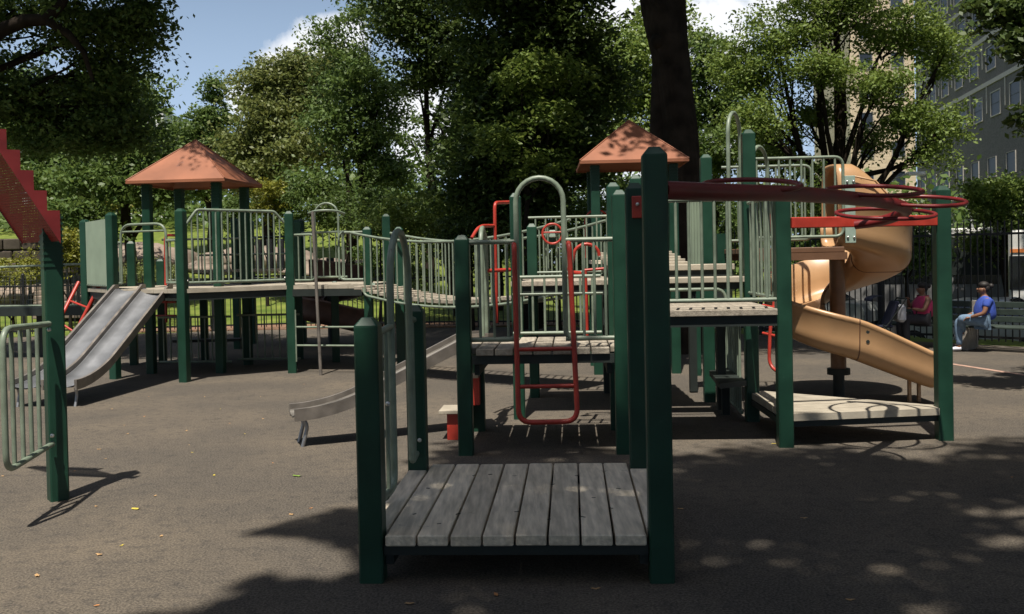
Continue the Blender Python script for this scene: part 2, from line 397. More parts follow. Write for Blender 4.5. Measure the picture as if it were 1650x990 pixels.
def boards(parent, O, a, b, widths, d0, d1, z, th=.066, gap=.014, m=None, bev=.007, along='b', rng=random.Random(3)):
    """planks laid side by side along a, each running along b from d0 to d1"""
    s = 0.0; yaw = math.atan2(a.y, a.x)
    for i, w in enumerate(widths):
        e0 = d0[i] if isinstance(d0, (list, tuple)) else d0; e1 = d1[i] if isinstance(d1, (list, tuple)) else d1
        c = O + a * (s + w / 2) + b * ((e0 + e1) / 2)
        MB().box((c.x, c.y, z - th / 2 + rng.uniform(-.002, .002)), (w - gap, e1 - e0, th), yaw + rng.uniform(-.002, .002), bev).build('deck_board', m or BOARD, parent)
        s += w
def bolts(parent, pts, r=.017):
    b = MB()
    for p in pts: b.sphere(p, r, 8, 6)
    return b.each('bolt', BOLT, parent)

# ---- 1. low platform in front
O1 = V(-.958, 5.755, 0)
t = thing('low_platform', 'low grey plank platform nearest the camera between four green corner posts', 'play platform', (0, 6.6, 0))
W1 = 1.886; D1 = 1.775; h1 = .292; hp = PW / 2
post(t, O1 + AX * hp + BX * hp, 1.553); post(t, O1 + AX * hp + BX * (D1 + hp), 1.535)
post(t, O1 + AX * (W1 - hp) + BX * hp, 2.535); rr_c = O1 + AX * (W1 - hp) + BX * (D1 + hp); post(t, rr_c, 2.455)
wl = [PW + .012] + [(W1 - 2 * PW - .024) / 8] * 8 + [PW + .012]
boards(t, O1, AX, BX, wl, [PW + .01] + [-.005] * 8 + [PW + .01], [D1 - .01] + [D1 + PW + .05] * 8 + [D1 - .01], h1)
b = MB()
for dd in (.06, D1 + .07, .9): b.box(O1 + AX * (W1 / 2) + BX * dd + V(0, 0, h1 - .066 - .032), (W1 - 2 * PW - .006, .06, .06), YAW)
for aa in (PW + .03, W1 - PW - .03): b.box(O1 + AX * aa + BX * (D1 / 2 + .07) + V(0, 0, h1 - .066 - .1), (.05, D1, .06), YAW)
b.each('deck_frame', FRAME, t)
kb = MB(); rk = random.Random(5)                                   # screw holes and knots sunk in the boards
for i in range(14):
    p = O1 + AX * (PW + .1 + rk.random() * 1.45) + BX * (.15 + rk.random() * 1.5) + V(0, 0, h1 + .0012)
    kb.box(p, (.022 + rk.random() * .014, .012, .002), rk.uniform(-1, 1))
tag(kb.build('screw_hole', FRAME, t), kind='stuff')
side = lambda d, z: O1 + AX * hp + BX * d + V(0, 0, z)
ho = MB().tube([side(PW, 1.47), side(.80, 1.49)], .024).build('hand_rail', TUBE, t)
MB().tube([side(PW, .42), side(.80, .40)], .024).build('bottom_rail', TUBE, ho)
for d in (.28, .45, .62): MB().tube([side(d, .42), side(d, 1.47)], .016, 6).build('baluster', TUBE, ho)
ho2 = MB().tube([side(1.56, 1.49), side(D1, 1.47)], .024).build('hand_rail', TUBE, t)
MB().tube(fillet([side(1.56, .5), side(1.56, .40), side(D1, .42)], .09), .024).build('bottom_rail', TUBE, ho2)
for d in (1.62, 1.70): MB().tube([side(d, .42), side(d, 1.47)], .014, 6).build('baluster', TUBE, ho2)
p = [side(.62, .40)] + fillet([side(.62, .40), side(.82, .40), side(.82, 1.0)], .12)[1:-1]
loop = arc_path(side(.82, .52), side(1.56, .42), 2.145)
MB().tube(fillet([side(.5, .40), side(.82, .40), side(.82, .9)], .12)[:-1] + loop[1:], .0265, 10).build('entry_arch', TUBE, t)
bolts(t, [side(D1 - .03, .53) + AX * .03, side(.55, 1.0) + AX * .02])

# ---- 2. overhead ring climber
t = thing('overhead_ring_climber', 'overhead dark red beam with horizontal rings running from tall front post to flat red beam', 'overhead climber', (2.4, 7.6, 0))
path = [V(.90, 5.72, 2.325), V(1.45, 6.25, 2.335), V(2.0, 6.85, 2.355), V(2.55, 7.5, 2.36), V(3.1, 8.15, 2.355), V(3.5, 8.65, 2.33), V(3.68, 9.0, 2.29), V(3.60, 9.3, 2.225), V(3.38, 9.46, 2.19)]
sp = []
for i in range(len(path) - 1):
    p0 = path[max(i - 1, 0)]; p1 = path[i]; p2 = path[i + 1]; p3 = path[min(i + 2, len(path) - 1)]
    for k in range(5):
        u = k / 5; sp.append(.5 * ((2 * p1) + (p2 - p0) * u + (2 * p0 - 5 * p1 + 4 * p2 - p3) * u * u + (3 * p1 - p0 - 3 * p2 + p3) * u ** 3))
sp.append(path[-1])
MB().tube(sp, [.057] * (len(sp) - 12) + [.057 - .0012 * k for k in range(12)], 14).build('main_beam', MAROON, t)
for cx_, cy_, cz_, rr_ in ((1.74, 6.95, 2.43, .345), (3.02, 8.0, 2.435, .375), (3.72, 8.72, 2.375, .37), (3.46, 8.9, 2.275, .43)):
    MB().tube([V(cx_ + rr_ * math.cos(a_), cy_ + rr_ * math.sin(a_), cz_ + .065 * math.sin(a_)) for a_ in np.linspace(0, 2 * math.pi, 40, endpoint=False)], .0185, 8, closed=True).build('ring', MAROON, t)
tb = rr_c + V(0, 0, 2.31) - BX * (hp + .012) + AX * .015
MB().box(tb, (.085, .02, .17), YAW, .004).build('bracket', RED, t); bolts(t, [tb - BX * .012 + V(0, 0, .02)], .016)

# ---- 3. corner platform on the right
t = thing('corner_platform', 'low three-cornered pale platform between two tall green posts under the red beam', 'play platform', (3.5, 9.9, 0))
cR1 = V(2.69, 9.56, 0); cR2 = V(4.355, 9.74, 0); cP = V(2.735, 11.05, 0)
post(t, cR1, 2.53); post(t, cR2, 2.53); post(t, cP, 3.30, name='post')
tri = [cR1 + V(.0, -.07, 0), cR2 + V(-.03, -.06, 0), cR2 + V(-.02, .12, 0), cP + V(.13, .1, 0), cP + V(-.02, -.03, 0)]
def clip(poly, n, c):                 # keep n.p <= c
    out = []
    for i in range(len(poly)):
        a = poly[i]; b = poly[(i + 1) % len(poly)]; da = a.dot(n) - c; db = b.dot(n) - c
        if da <= 0: out.append(a)
        if da * db < 0: out.append(a + (b - a) * (da / (da - db)))
    return out
fd = (tri[1] - tri[0]).normalized(); fn = V(-fd.y, fd.x, 0); base_c = tri[0].dot(fn)
bo = MB()
for i in range(6):
    lo_, hi = base_c + i * .29 - .02, base_c + (i + 1) * .29 - .034
    pl = clip(clip(tri, fn, hi), -fn, -lo_)
    if len(pl) >= 3:
        # keep clear of the posts
        MB().prism([(p.x, p.y) for p in pl], .262, .332).build('deck_board', BOARD2, t)
for a_, b_ in ((cR1, cR2), (cR1, cP), (cP, cR2)):
    d = (b_ - a_); bo.box((a_ + b_) / 2 + V(0, 0, .225), (d.length - .16, .05, .06), math.atan2(d.y, d.x))
bo.each('deck_frame', FRAME, t)
d = cR2 - cR1
bm = MB(); bm.box((cR1 + cR2) / 2 + V(0, -.06, 2.225), (d.length - PW - .01, .05, .108), math.atan2(d.y, d.x), .008); bm.build('cross_beam', RED, t)

# ---- 4. climbing platform with the red ladder
O2 = V(-.564, 9.42, 0); W2 = 1.695; h2 = 1.05
t = thing('climbing_platform', 'plank platform with grey entry arch behind the red hanging ladder', 'play platform', (.3, 10, 0))
pL = O2 + AX * hp + BX * hp; pR = O2 + AX * (W2 - hp) + BX * hp
post(t, pL, 2.125); post(t, pR, 2.53); post(t, pL + BX * 1.3, 1.0, cap=False); post(t, pR + BX * 1.3, 2.70)
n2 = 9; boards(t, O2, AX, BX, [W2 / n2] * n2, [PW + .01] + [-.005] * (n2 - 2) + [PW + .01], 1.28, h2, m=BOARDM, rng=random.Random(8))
b = MB()
for dd in (.05, 1.2): b.box(O2 + AX * (W2 / 2) + BX * dd + V(0, 0, h2 - .066 - .045), (W2 - 2 * PW - .01, .05, .085), YAW)
for aa in (PW + .05, W2 - PW - .05): b.box(O2 + AX * aa + BX * .63 + V(0, 0, h2 - .066 - .15), (.05, 1.1, .1), YAW)
b.each('deck_frame', FRAME, t)
fr = lambda x, z, dy=0.0: V(x, O2.y + hp - (x - O2.x) * math.tan(-YAW) + dy, z)
xa0, xa1 = .05, .515
guard(t, fr(O2.x + PW, 0), fr(xa0, 0), 1.135, 2.095, 3, .024, .016, ends=(False, False))
guard(t, fr(xa1, 0), fr(pR.x - hp, 0), 1.135, 2.10, 4, .024, .016)
MB().tube(fillet([fr(xa0 - .2, 1.135), fr(xa0, 1.135), fr(xa0, 1.5)], .11)[:-1] + arc_path(fr(xa0, 1.3), fr(xa1, 1.3), 2.715)[1:-1] + fillet([fr(xa1, 1.5), fr(xa1, 1.135), fr(xa1 + .2, 1.135)], .11), .027, 10).build('entry_arch', TUBE, t)
la = thing('hanging_ladder', 'bright red tube ladder hooked over the front edge of the plank platform', 'ladder', (.3, 9.3, 0))
b = MB(); X0, X1 = .035, .605; yb, yt = 9.26, 9.31
b.tube(fillet([V(X0 - .01, 9.52, 2.03), V(X0 - .01, yt - .03, 2.09), V(X0, yb, .345), V(X1, yb, .345), V(X1 - .05, yt - .03, 2.09), V(X1 - .05, 9.52, 2.03)], .13, 6), .0255, 10)
b.build('side_rail', RED, la)
for z in (.69, 1.05): MB().tube([V(X0, yb + .01, z), V(X1, yb + .01, z)], .02, 8).build('rung', RED, la)
# rear barrier of this platform
guard(t, V(.0, 10.72, 0), V(.98, 10.66, 0), 1.09, 1.715, 7, .02, .015, name='rear_barrier')
b = MB(); b.tube([V(.0, 10.71, 1.525), V(1.0, 10.65, 1.525)], .014, 6); b.build('mid_rail', TUBE, t)

# ---- 5. upper lookout deck behind it, with the steering wheel
t = thing('lookout_deck', 'upper lookout deck with red steering wheel behind the plank platform', 'play platform', (.6, 12.3, 0))
OA = V(-.02, 11.45, 0); W3 = 1.55; h3 = 1.655
for a_, d_, z_ in ((.0, .0, 2.66), (W3 - .12, .0, 2.84), (.12, 1.75, 2.35), (W3 + .02, 1.75, 2.9)): post(t, OA + AX * a_ + BX * d_ + AX * hp + BX * hp, z_, w=.135)
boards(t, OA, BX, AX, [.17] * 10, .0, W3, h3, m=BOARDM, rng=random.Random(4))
b = MB(); b.box(OA + AX * (W3 / 2) + BX * .06 + V(0, 0, h3 - .066 - .06), (W3, .05, .11), YAW); b.box(OA + AX * (W3 / 2) + BX * 1.6 + V(0, 0, h3 - .13), (W3, .05, .1), YAW); b.each('deck_frame', FRAME, t)
guard(t, OA + AX * .15 + BX * 1.78, OA + AX * 1.6 + BX * 1.78, 1.72, 2.475, 10, .018, .013)
wc = at(890, 377, 13.12); ring = [wc + V(.135 * math.cos(a_), 0, .135 * math.sin(a_)) for a_ in np.linspace(0, 2 * math.pi, 28, endpoint=False)]
wh = MB().tube(ring, .016, 8, closed=True).build('steering_wheel', RED, t)
MB().tube([wc + V(-.125, 0, .02), wc + V(.125, 0, .02)], .012, 6).build('spoke', RED, wh)
MB().box(wc + V(0, .02, 0), (.09, .05, .10), 0, .01).build('hub', PLATE, wh)
MB().box(wc + V(0, .05, -.12), (.07, .05, .16), 0, .01).build('bracket', GREEN, t)
# left side hoops and red turning bars
sx = -.33
for (yy, zt, w_) in ((10.35, 2.27, .42), (11.0, 2.22, .40)):
    MB().tube(arc_path(V(sx, yy, 1.1), V(sx + .03, yy + w_, 1.1), zt), .026, 8).build('entry_hoop', TUBE, t)
guard(t, V(sx + .02, 10.8, 0), V(sx + .05, 11.4, 0), 1.12, 2.13, 4, name='side_rail')
tb = thing('turning_bar', 'thin red pole with bent red bars beside the grey hoops left of the lookout', 'climbing bar', (-.3, 11.6, 0))
a0 = at(796, 328, 11.6)
MB().tube(fillet([at(822, 326, 12.1), at(797, 327, 11.6), V(a0.x, 11.6, 1.15)], .08), .022, 8).build('pole', RED, tb)
MB().tube(fillet([at(796, 364, 11.6), at(772, 364, 11.3), at(760, 384, 11.1)], .15), .02, 8).build('bent_bar', RED, tb)
MB().tube([at(779, 437, 11.0), at(822, 435, 11.2)], .022, 8).build('grip_bar', RED, tb)
tb = thing('red_hoop_bar', 'red hoop handle on a red pole at right rear of the plank platform', 'climbing bar', (.95, 11.0, 0))
c0 = at(945, 412, 11.0); hoop = [c0 + V(.145 * math.cos(a_), 0, .13 * math.sin(a_)) for a_ in np.linspace(math.pi * 1.05, -.05, 14)]
MB().tube(hoop, .02, 8).build('hoop', RED, tb)
q0 = at(940, 436, 11.0); MB().tube([q0, at(976, 433, 11.0)], .017, 8).build('grip_bar', RED, tb)
MB().tube([at(943, 436, 11.0), at(946, 548, 11.0)], .022, 8).build('pole', RED, tb)
MB().tube(fillet([at(925, 405, 10.9), at(916, 440, 10.9), at(935, 441, 10.95)], .08), .03, 8).build('elbow', RED, tb)

# ---- 6. right hand decks
t = thing('right_deck', 'shaded grey deck with close bars under the dark red overhead beam', 'play platform', (1.9, 10.3, 0))
h4 = 1.385
RO = V(1.16, 9.50, 0)
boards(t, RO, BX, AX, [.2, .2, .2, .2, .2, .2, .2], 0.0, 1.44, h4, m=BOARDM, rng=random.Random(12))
b = MB(); b.box(RO + AX * .72 + BX * .07 + V(0, 0, h4 - .066 - .055), (1.44, .05, .1), YAW); b.box(RO + AX * .72 + BX * 1.3 + V(0, 0, h4 - .066 - .05), (1.44, .05, .1), YAW); b.each('deck_frame', FRAME, t)
guard(t, RO + AX * .0 + BX * .03, RO + AX * 1.43 + BX * .03, 1.475, 2.47, 11, .022, .0165)
guard(t, V(2.66, 9.70, 0), V(2.70, 10.95, 0), 1.48, 2.5, 7, .02, .016, name='side_rail', ends=(True, False))
post(t, V(1.28, 10.95, 0), 1.30, cap=False); post(t, V(2.55, 12.55, 0), 3.18)
# stepped planks going up behind
st = thing('stepped_deck', 'pale sunlit plank steps rising behind the shaded right deck', 'play platform', (2, 12, 0))
boards(st, V(1.2, 11.10, 0), BX, AX, [.19, .19], 0, 1.47, 1.665, m=BOARD2)
Ob = V(1.2, 11.5, 0)
for i in range(6):
    y0 = Ob.y + i * .33; z0 = 1.81 + i * .034
    q = MB(); q.box((Ob.x + (.5 if i > 0 else .73), y0 + .16, z0 - .035), (1.0 if i > 0 else 1.47, .318, .07), YAW, .006); q.build('deck_board', BOARD2, st)
b = MB(); b.box((1.95, 11.55, 1.70), (1.4, .05, .08), YAW); b.box((1.95, 11.2, 1.56), (1.4, .05, .08), YAW)
for x_ in (1.3, 2.5): b.box((x_, 13.4, .85), (.1, .1, 1.66)); b.box((x_, 11.6, .8), (.1, .1, 1.5))
b.each('deck_frame', FRAME, st)
MB().tube(fillet([V(1.2, 11.0, 1.53), V(2.42, 10.95, 1.53), V(2.44, 10.95, 1.25)], .12), .02, 8).build('tube_rail', TUBE, st)
# ribbed shield
def ribbed(parent, p0, p1, z0, z1, n, m, round_top=False, name='ribbed_panel', dz=0):
    p0 = Vector((p0[0], p0[1], 0)); p1 = Vector((p1[0], p1[1], 0)); d = p1 - p0; nn = V(-d.y, d.x, 0).normalized()
    if nn.y > 0: nn = -nn
    b = MB(); k = 2 * n
    vs = []; fs = []
    for i in range(k + 1):
        u = i / k; off = nn * (.034 if i % 2 else 0)
        zt = z1 + dz * u
        if round_top: zt = z1 - (z1 - z0) * .18 * (abs(2 * u - 1) ** 2.6)
        vs += [p0 + d * u + off + V(0, 0, z0 + dz * u), p0 + d * u + off + V(0, 0, zt), p0 + d * u - nn * .025 + V(0, 0, zt), p0 + d * u - nn * .025 + V(0, 0, z0 + dz * u)]
    for i in range(k):
        a = i * 4; c = a + 4; fs += [(a, c, c + 1, a + 1), (a + 1, c + 1, c + 2, a + 2), (a + 2, c + 2, c + 3, a + 3), (a + 3, c + 3, c, a)]
    fs += [(0, 1, 2, 3), (k * 4 + 3, k * 4 + 2, k * 4 + 1, k * 4)]
    b.add(vs, fs); return b.build(name, m, parent)
ribbed(st, at(1110, 400, 13.3), at(1152, 400, 13.4), 1.45, 2.86, 9, RIB, True)
# low counter seat and bars under the decks
lw = thing('counter_seat', 'small dark shelf seat on a barred panel under the right deck', 'seat', (2.6, 11.9, 0))
s0 = gnd(1172, 612, .47)
MB().prism([gnd(1143, 605, .42), gnd(1160, 627, .42), gnd(1203, 622, .42), gnd(1174, 600, .42)], .42, .48).build('seat', FRAME, lw)
g0 = V(2.64, 11.15, 0); g1 = V(2.78, 12.8, 0)
guard(lw, g0, g1, .08, 1.15, 11, .02, .016, name='barred_panel')
sp_ = gnd(1168, 612, .42); MB().box((sp_.x, sp_.y, .21), (.09, .09, .42)).build('leg', FRAME, lw)

# ---- 7. tower with the roof (centre right) and (left)
def hip_roof(parent, c, a, b, Sz, ze, za, m):
    th = .03; q = MB(); h = Sz / 2
    cs = [c + a * x + b * y for x, y in ((-h, -h), (h, -h), (h, h), (-h, h))]
    out = [p + V(0, 0, ze) for p in cs]; inn = [c + (p - c) * .985 + V(0, 0, ze - .0) for p in cs]
    ap = c + V(0, 0, za)
    lip = [p + V(0, 0, ze - .05) for p in cs]; lipi = [c + (p - c) * .975 + V(0, 0, ze - .05) for p in cs]; ini = [c + (p - c) * .975 + V(0, 0, ze - .012) for p in cs]
    vs = out + [ap] + lip + lipi + ini + [ap - V(0, 0, .04)]
    fs = []
    for i in range(4):
        j = (i + 1) % 4
        fs += [(i, j, 4), (5 + i, 5 + j, j, i), (9 + i, 9 + j, 5 + j, 5 + i), (13 + i, 13 + j, 9 + j, 9 + i), (13 + j, 13 + i, 17)]
    q.add(vs, fs)
    o = q.build('roof', m, parent)
    rb = MB()
    for p in out: rb.tube([p + V(0, 0, .002), ap + V(0, 0, .004)], .012, 6)
    rb.cut = rb.cut[::1]; tag(rb.build('hip_ridge', m, o), kind='stuff'); return o
t = thing('roofed_tower', 'right play tower under an orange pyramid roof in front of the big dark trunk', 'play tower', (2.1, 16.3, 0))
cC = V(2.02, 16.25, 0); aC = V(math.cos(R(-2)), math.sin(R(-2)), 0); bC = V(-aC.y, aC.x, 0)
for x, y in ((-.62, -.62), (.64, -.62), (.64, .64), (-.62, .64)): post(t, cC + aC * x + bC * y, 3.40, R(-2), ribs=6, cap=False)
hip_roof(t, cC, aC, bC, 1.74, 3.46, 4.20, ROOF)
boards(t, cC - aC * .7 - bC * .7, aC, bC, [.175] * 8, 0, 1.4, 1.86)
b = MB(); b.box(cC + V(0, 0, 1.74), (1.3, 1.3, .1), R(-2)); b.each('deck_frame', FRAME, t)
guard(t, cC - aC * .55 + bC * .62, cC + aC * .55 + bC * .62, 1.95, 2.7, 8)
guard(t, cC - aC * .62 - bC * .5, cC - aC * .62 + bC * .5, 1.95, 2.7, 7)
post(t, V(2.90, 15.27, 0), 1.9, cap=False)
MB().tube(arc_path(cC + V(-.75, .2, 1.9), cC + V(-.35, .25, 1.9), 2.72), .016, 8).build('red_hoop', RED, t)

# ---- 8. slide tower platform and spiral slide
t = thing('slide_tower', 'high deck with tall grey rails and hoops leading to the tan spiral slide', 'play platform', (3.4, 12.4, 0))
h5 = 1.985
OS = V(2.80, 11.85, 0)
boards(t, OS, BX, AX, [.18] * 7, 0, 1.28, h5, m=BROWN)
b = MB(); b.box(OS + AX * .66 + BX * .03 + V(0, 0, h5 - .11), (1.3, .06, .09), YAW); b.box(OS + AX * .66 + BX * 1.2 + V(0, 0, h5 - .11), (1.3, .06, .09), YAW); b.each('deck_frame', BROWN, t)
f0 = OS + BX * .0; f1 = OS + AX * 1.27
guard(t, f0, f1, 2.115, 3.085, 9, .02, .0145, ends=(False, True))
guard(t, OS + BX * 1.26, OS + AX * 1.2 + BX * 1.26, 2.10, 3.10, 9, .02, .0145, ends=(False, True))
post(t, OS + BX * 1.2 - AX * .02, 2.2, cap=False)
plt = MB().box(OS + AX * 1.345 + BX * -.02 + V(0, 0, 2.44), (.125, .02, .82), YAW, .004).build('mounting_plate', PLATE, t)
bolts(t, [OS + AX * (1.345 + dx) + BX * -.035 + V(0, 0, z) for dx in (-.035, .04) for z in (2.1, 2.27, 2.78)], .016)
MB().tube(arc_path(V(2.54, 11.2, 1.4), V(2.80, 11.7, 2.0), 3.60), .024, 8).build('tall_hoop', TUBE, t)
MB().tube(arc_path(V(2.83, 11.3, 2.0), V(3.14, 11.75, 2.0), 3.20), .024, 8).build('short_hoop', TUBE, t)
rl = thing('red_pole_ladder', 'red bent pole ladder below the slide deck beside the right tall post', 'ladder', (3.0, 12, 0))
MB().tube(fillet([at(1243, 345, 12.0), at(1250, 470, 12.0), at(1241, 530, 11.9), at(1239, 590, 11.9), at(1262, 605, 11.7)], .12), .022, 8).build('pole', RED, rl)
for yy in (436, 492, 537): MB().tube([at(1229, yy, 12.0), at(1256, yy + 6, 11.8)], .018, 8).build('rung', RED, rl)

# spiral slide: chute swept round the pole
sl = thing('spiral_slide', 'tan plastic spiral slide curling down round its centre pole on the right', 'slide', (4.30, 12.75, 0))
cS = V(4.30, 12.72, 0)
def chute_frames(c, r, zs, ze, lead, tail, n=56, ccw=True):
    fr_ = []; tot = lead + 2 * math.pi * r + tail
    for i in range(n + 1):
        s = tot * i / n
        if s < lead: p = c + V(-(lead - s), -r, 0); th = V(1, 0, 0)
        elif s < lead + 2 * math.pi * r:
            a = -math.pi / 2 + (s - lead) / r; p = c + V(r * math.cos(a), r * math.sin(a), 0); th = V(-math.sin(a), math.cos(a), 0)
        else: p = c + V(s - lead - 2 * math.pi * r, -r, 0); th = V(1, 0, 0)
        u = s / tot
        z = zs + (ze - zs) * (max(0, min(1, (u - .05) / .93)))
        fr_.append((p, th, z, u))
    return fr_
def sweep_chute(frames, hw, prof, name, m, parent):
    """prof(u) -> list of (across, up) outline points, across<0 is the inner side"""
    b = MB(); rows = []
    for p, th, z, u in frames:
        nrm = V(th.y, -th.x, 0)        # outward for a counter-clockwise turn
        rows.append([p + nrm * (x) + V(0, 0, z + y) for x, y in prof(u)])
    k = len(rows[0]); vs = [q for r_ in rows for q in r_]; fs = []
    for i in range(len(rows) - 1):
        for j in range(k): fs.append((i * k + j, i * k + (j + 1) % k, (i + 1) * k + (j + 1) % k, (i + 1) * k + j))
    fs += [tuple(range(k))[::-1], tuple(range((len(rows) - 1) * k, len(rows) * k))]
    b.add(vs, fs, True); o = b.build(name, m, parent); return o
def prof(u):
    wo = .62 - .16 * min(1, max(0, (u - .10) / .75)) - .06 * max(0, (u - .85) / .15); wi = .26; h = .335; t_ = .035
    lip = .045
    A = [(-h, wi), (-h + .012, .16)]
    for k in range(7):
        a = math.pi + (math.pi / 2) * k / 6; A.append((-h + .16 + .15 * math.cos(a), .15 + .15 * math.sin(a)))
    for k in range(7):
        a = -math.pi / 2 + (math.pi / 2) * k / 6; A.append((h - .17 + .16 * math.cos(a), .16 + .16 * math.sin(a)))
    A += [(h, .22), (h + .01, wo)]
    B = [(x * 1.0 + (t_ if x > 0 else -t_), y) for x, y in A]
    outl = A + [(h + lip, wo + .012), (h + lip + .012, wo - .03), (h + t_ + .008, wo - .05)]
    Bo = [(h + t_ - .002, .20)]
    for k in range(7):
        a = 0 - (math.pi / 2) * k / 6; Bo.append((h - .17 + .2 * math.cos(a), .16 + .2 * math.sin(a)))
    for k in range(7):
        a = -math.pi / 2 - (math.pi / 2) * k / 6; Bo.append((-h + .16 + .19 * math.cos(a), .15 + .19 * math.sin(a)))
    Bo += [(-h - t_, wi - .04), (-h - .05, wi)]
    return outl + Bo
frm = chute_frames(cS, .55, 2.0, .24, .28, .98)
ch = sweep_chute(frm, .33, prof, 'chute', TAN, sl)
for s_i in (12, 22, 33, 44):
    p, th, z, u = frm[s_i]; p2, th2, z2, u2 = frm[s_i + 1]; dl = (p2 - p).length; k_ = .012 / dl
    def prof_j(u_, uu=u): return [(x * 1.022, .2 + (y - .2) * 1.022) for x, y in prof(uu)]
    sweep_chute([(p, th, z, u), (p.lerp(p2, k_), th, z + (z2 - z) * k_, u)], .33, prof_j, 'panel_joint', BROWN, ch)
# bolt holes on the outside wall
b = MB(); p, th, z, u = frm[45]
for zz in (.36, .24): b.tube([p + V(0, -.36, z + zz), p + V(0, -.376, z + zz)], .022, 12)
b.build('bolt_hole', FRAME, ch)
# pole, foot and exit legs
MB().tube([cS + V(0, 0, .0), cS + V(0, 0, .36)], .075, 12).tube([cS + V(0, 0, .30), cS + V(0, 0, .38)], .15, 12).build('pole_foot', FRAME, sl)
MB().tube([cS + V(0, 0, .36), cS + V(0, 0, 2.35)], .100, 16).build('centre_pole', mat('pole_tan_shaded', (.21, .115, .058), .4), sl)  # pole is the slide tan with its shade put into the colour
b = MB()
for x in (.72, .84): b.box((cS.x + x, cS.y - .52, .14), (.035, .05, .34))
b.each('exit_leg', TAN, sl)
# entry hood: an arched shell open towards the deck
b = MB(); hx0, hx1 = 4.10, 4.86; yn, yf = 12.02, 12.72
def hood(u, v):
    a = math.pi * v; wv = (yf - yn) / 2; k = 1 - .55 * max(0, u - .35) ** 1.3
    ztop = 3.04 - .75 * max(0, u - .30) ** 1.25
    s_ = math.copysign(abs(math.cos(a)) ** .45, math.cos(a)); c_ = abs(math.sin(a)) ** .45
    return V(hx0 + (hx1 - hx0) * u, (yn + yf) / 2 - wv * s_, 1.95 + (ztop - 1.95) * c_)
b.grid(hood, 10, 24)
hd = b.build('entry_hood', TAN, sl); sol = hd.modifiers.new('shell', 'SOLIDIFY'); sol.thickness = .04
MB().tube([V(hx0 + .02, yn - .012, 2.0), V(hx0 + .02, yn - .012, 2.62), V(hx0 + .2, yn - .012, 2.86), V(hx0 + .45, yn - .012, 2.80), V(hx0 + .7, yn - .01, 2.52)], .014, 6).build('hood_rib', TAN, hd)

# ---- 9. small steel slide at the platform's left
def steel_slide(parent, top, bot, width, lanes, zt, zb, rail=.12, run=.55, flat=.25, m=None):
    top = Vector((top[0], top[1], 0)); bot = Vector((bot[0], bot[1], 0)); d = bot - top; Ln = d.length; d.normalize(); n = V(-d.y, d.x, 0)
    N = 26; prof_ = []
    for i in range(N + 1):
        s = Ln * i / N
        s1 = flat; s2 = Ln - run
        if s < s1: z = zt
        else:
            slope = (zt - zb) / (s2 - s1 + run * .42)
            if s < s2: z = zt - slope * (s - s1)
            else:
                zz = zt - slope * (s2 - s1); u = (s - s2) / run; z = zb + (zz - zb) * (1 - u) ** 2
        prof_.append((top + d * s, z))
    for k in range(lanes):
        w0 = -width / 2 + width * k / lanes; w1 = w0 + width / lanes
        bd = MB(); vs = []
        for p, z in prof_:
            for w_, dz in ((w0 + .012, .05), (w0 + .05, .006), ((w0 + w1) / 2, 0), (w1 - .05, .006), (w1 - .012, .05), (w1 - .012, .035), ((w0 + w1) / 2, -.018), (w0 + .012, .035)):
                vs.append(p + n * w_ + V(0, 0, z + dz))
        fs = [(i * 8 + j, i * 8 + (j + 1) % 8, (i + 1) * 8 + (j + 1) % 8, (i + 1) * 8 + j) for i in range(N) for j in range(8)]
        bd.add(vs, fs, True); bd.build('slide_bed', m or STEEL, parent)
    for k in range(lanes + 1):
        w_ = -width / 2 + width * k / lanes; rb = MB(); vs = []
        for p, z in prof_:
            for dw, dz in ((-.014, -.03), (.014, -.03), (.02, rail), (-.02, rail)): vs.append(p + n * (w_ + dw) + V(0, 0, z + dz))
        fs = [(i * 4 + j, i * 4 + (j + 1) % 4, (i + 1) * 4 + (j + 1) % 4, (i + 1) * 4 + j) for i in range(N) for j in range(4)] + [(3, 2, 1, 0), (N * 4, N * 4 + 1, N * 4 + 2, N * 4 + 3)]
        rb.add(vs, fs); rb.build('side_wall', STEELD, parent)
    for sg in (-1, 1):
        e = bot - d * .10 + n * (sg * (width / 2 - .06))
        MB().tube(fillet([e + V(0, 0, zb - .02), e + d * -.04 + V(0, 0, zb - .10), e + d * .02 + V(0, 0, -.02)], .06), .02, 8).build('leg', STEEL, parent)
sm_ = thing('steel_slide', 'narrow stainless slide ending left of the front platform posts', 'slide', (-1.4, 10.4, 0))
steel_slide(sm_, (-.30, 10.92), (-2.36, 10.16), .40, 1, 1.0, .31, rail=.10, run=.7, m=DULL)
# red step boxes
ss = thing('step_stool', 'red transfer step with pale tops beside the dark green post', 'step', (-.5, 10.6, 0))
for (x, y, z, w_) in ((-.66, 10.4, .325, .28), (-.50, 10.75, .66, .24)):
    MB().box((x, y, z - .02), (w_, .4, .04), YAW, .006).build('tread', BOARD2, ss)
    MB().box((x + .04, y + .01, (z - .04) / 2 + (.0 if z < .5 else .16)), (w_ * .7, .32, (z - .045) * (1 if z < .5 else .5)), YAW).build('riser', RED, ss)

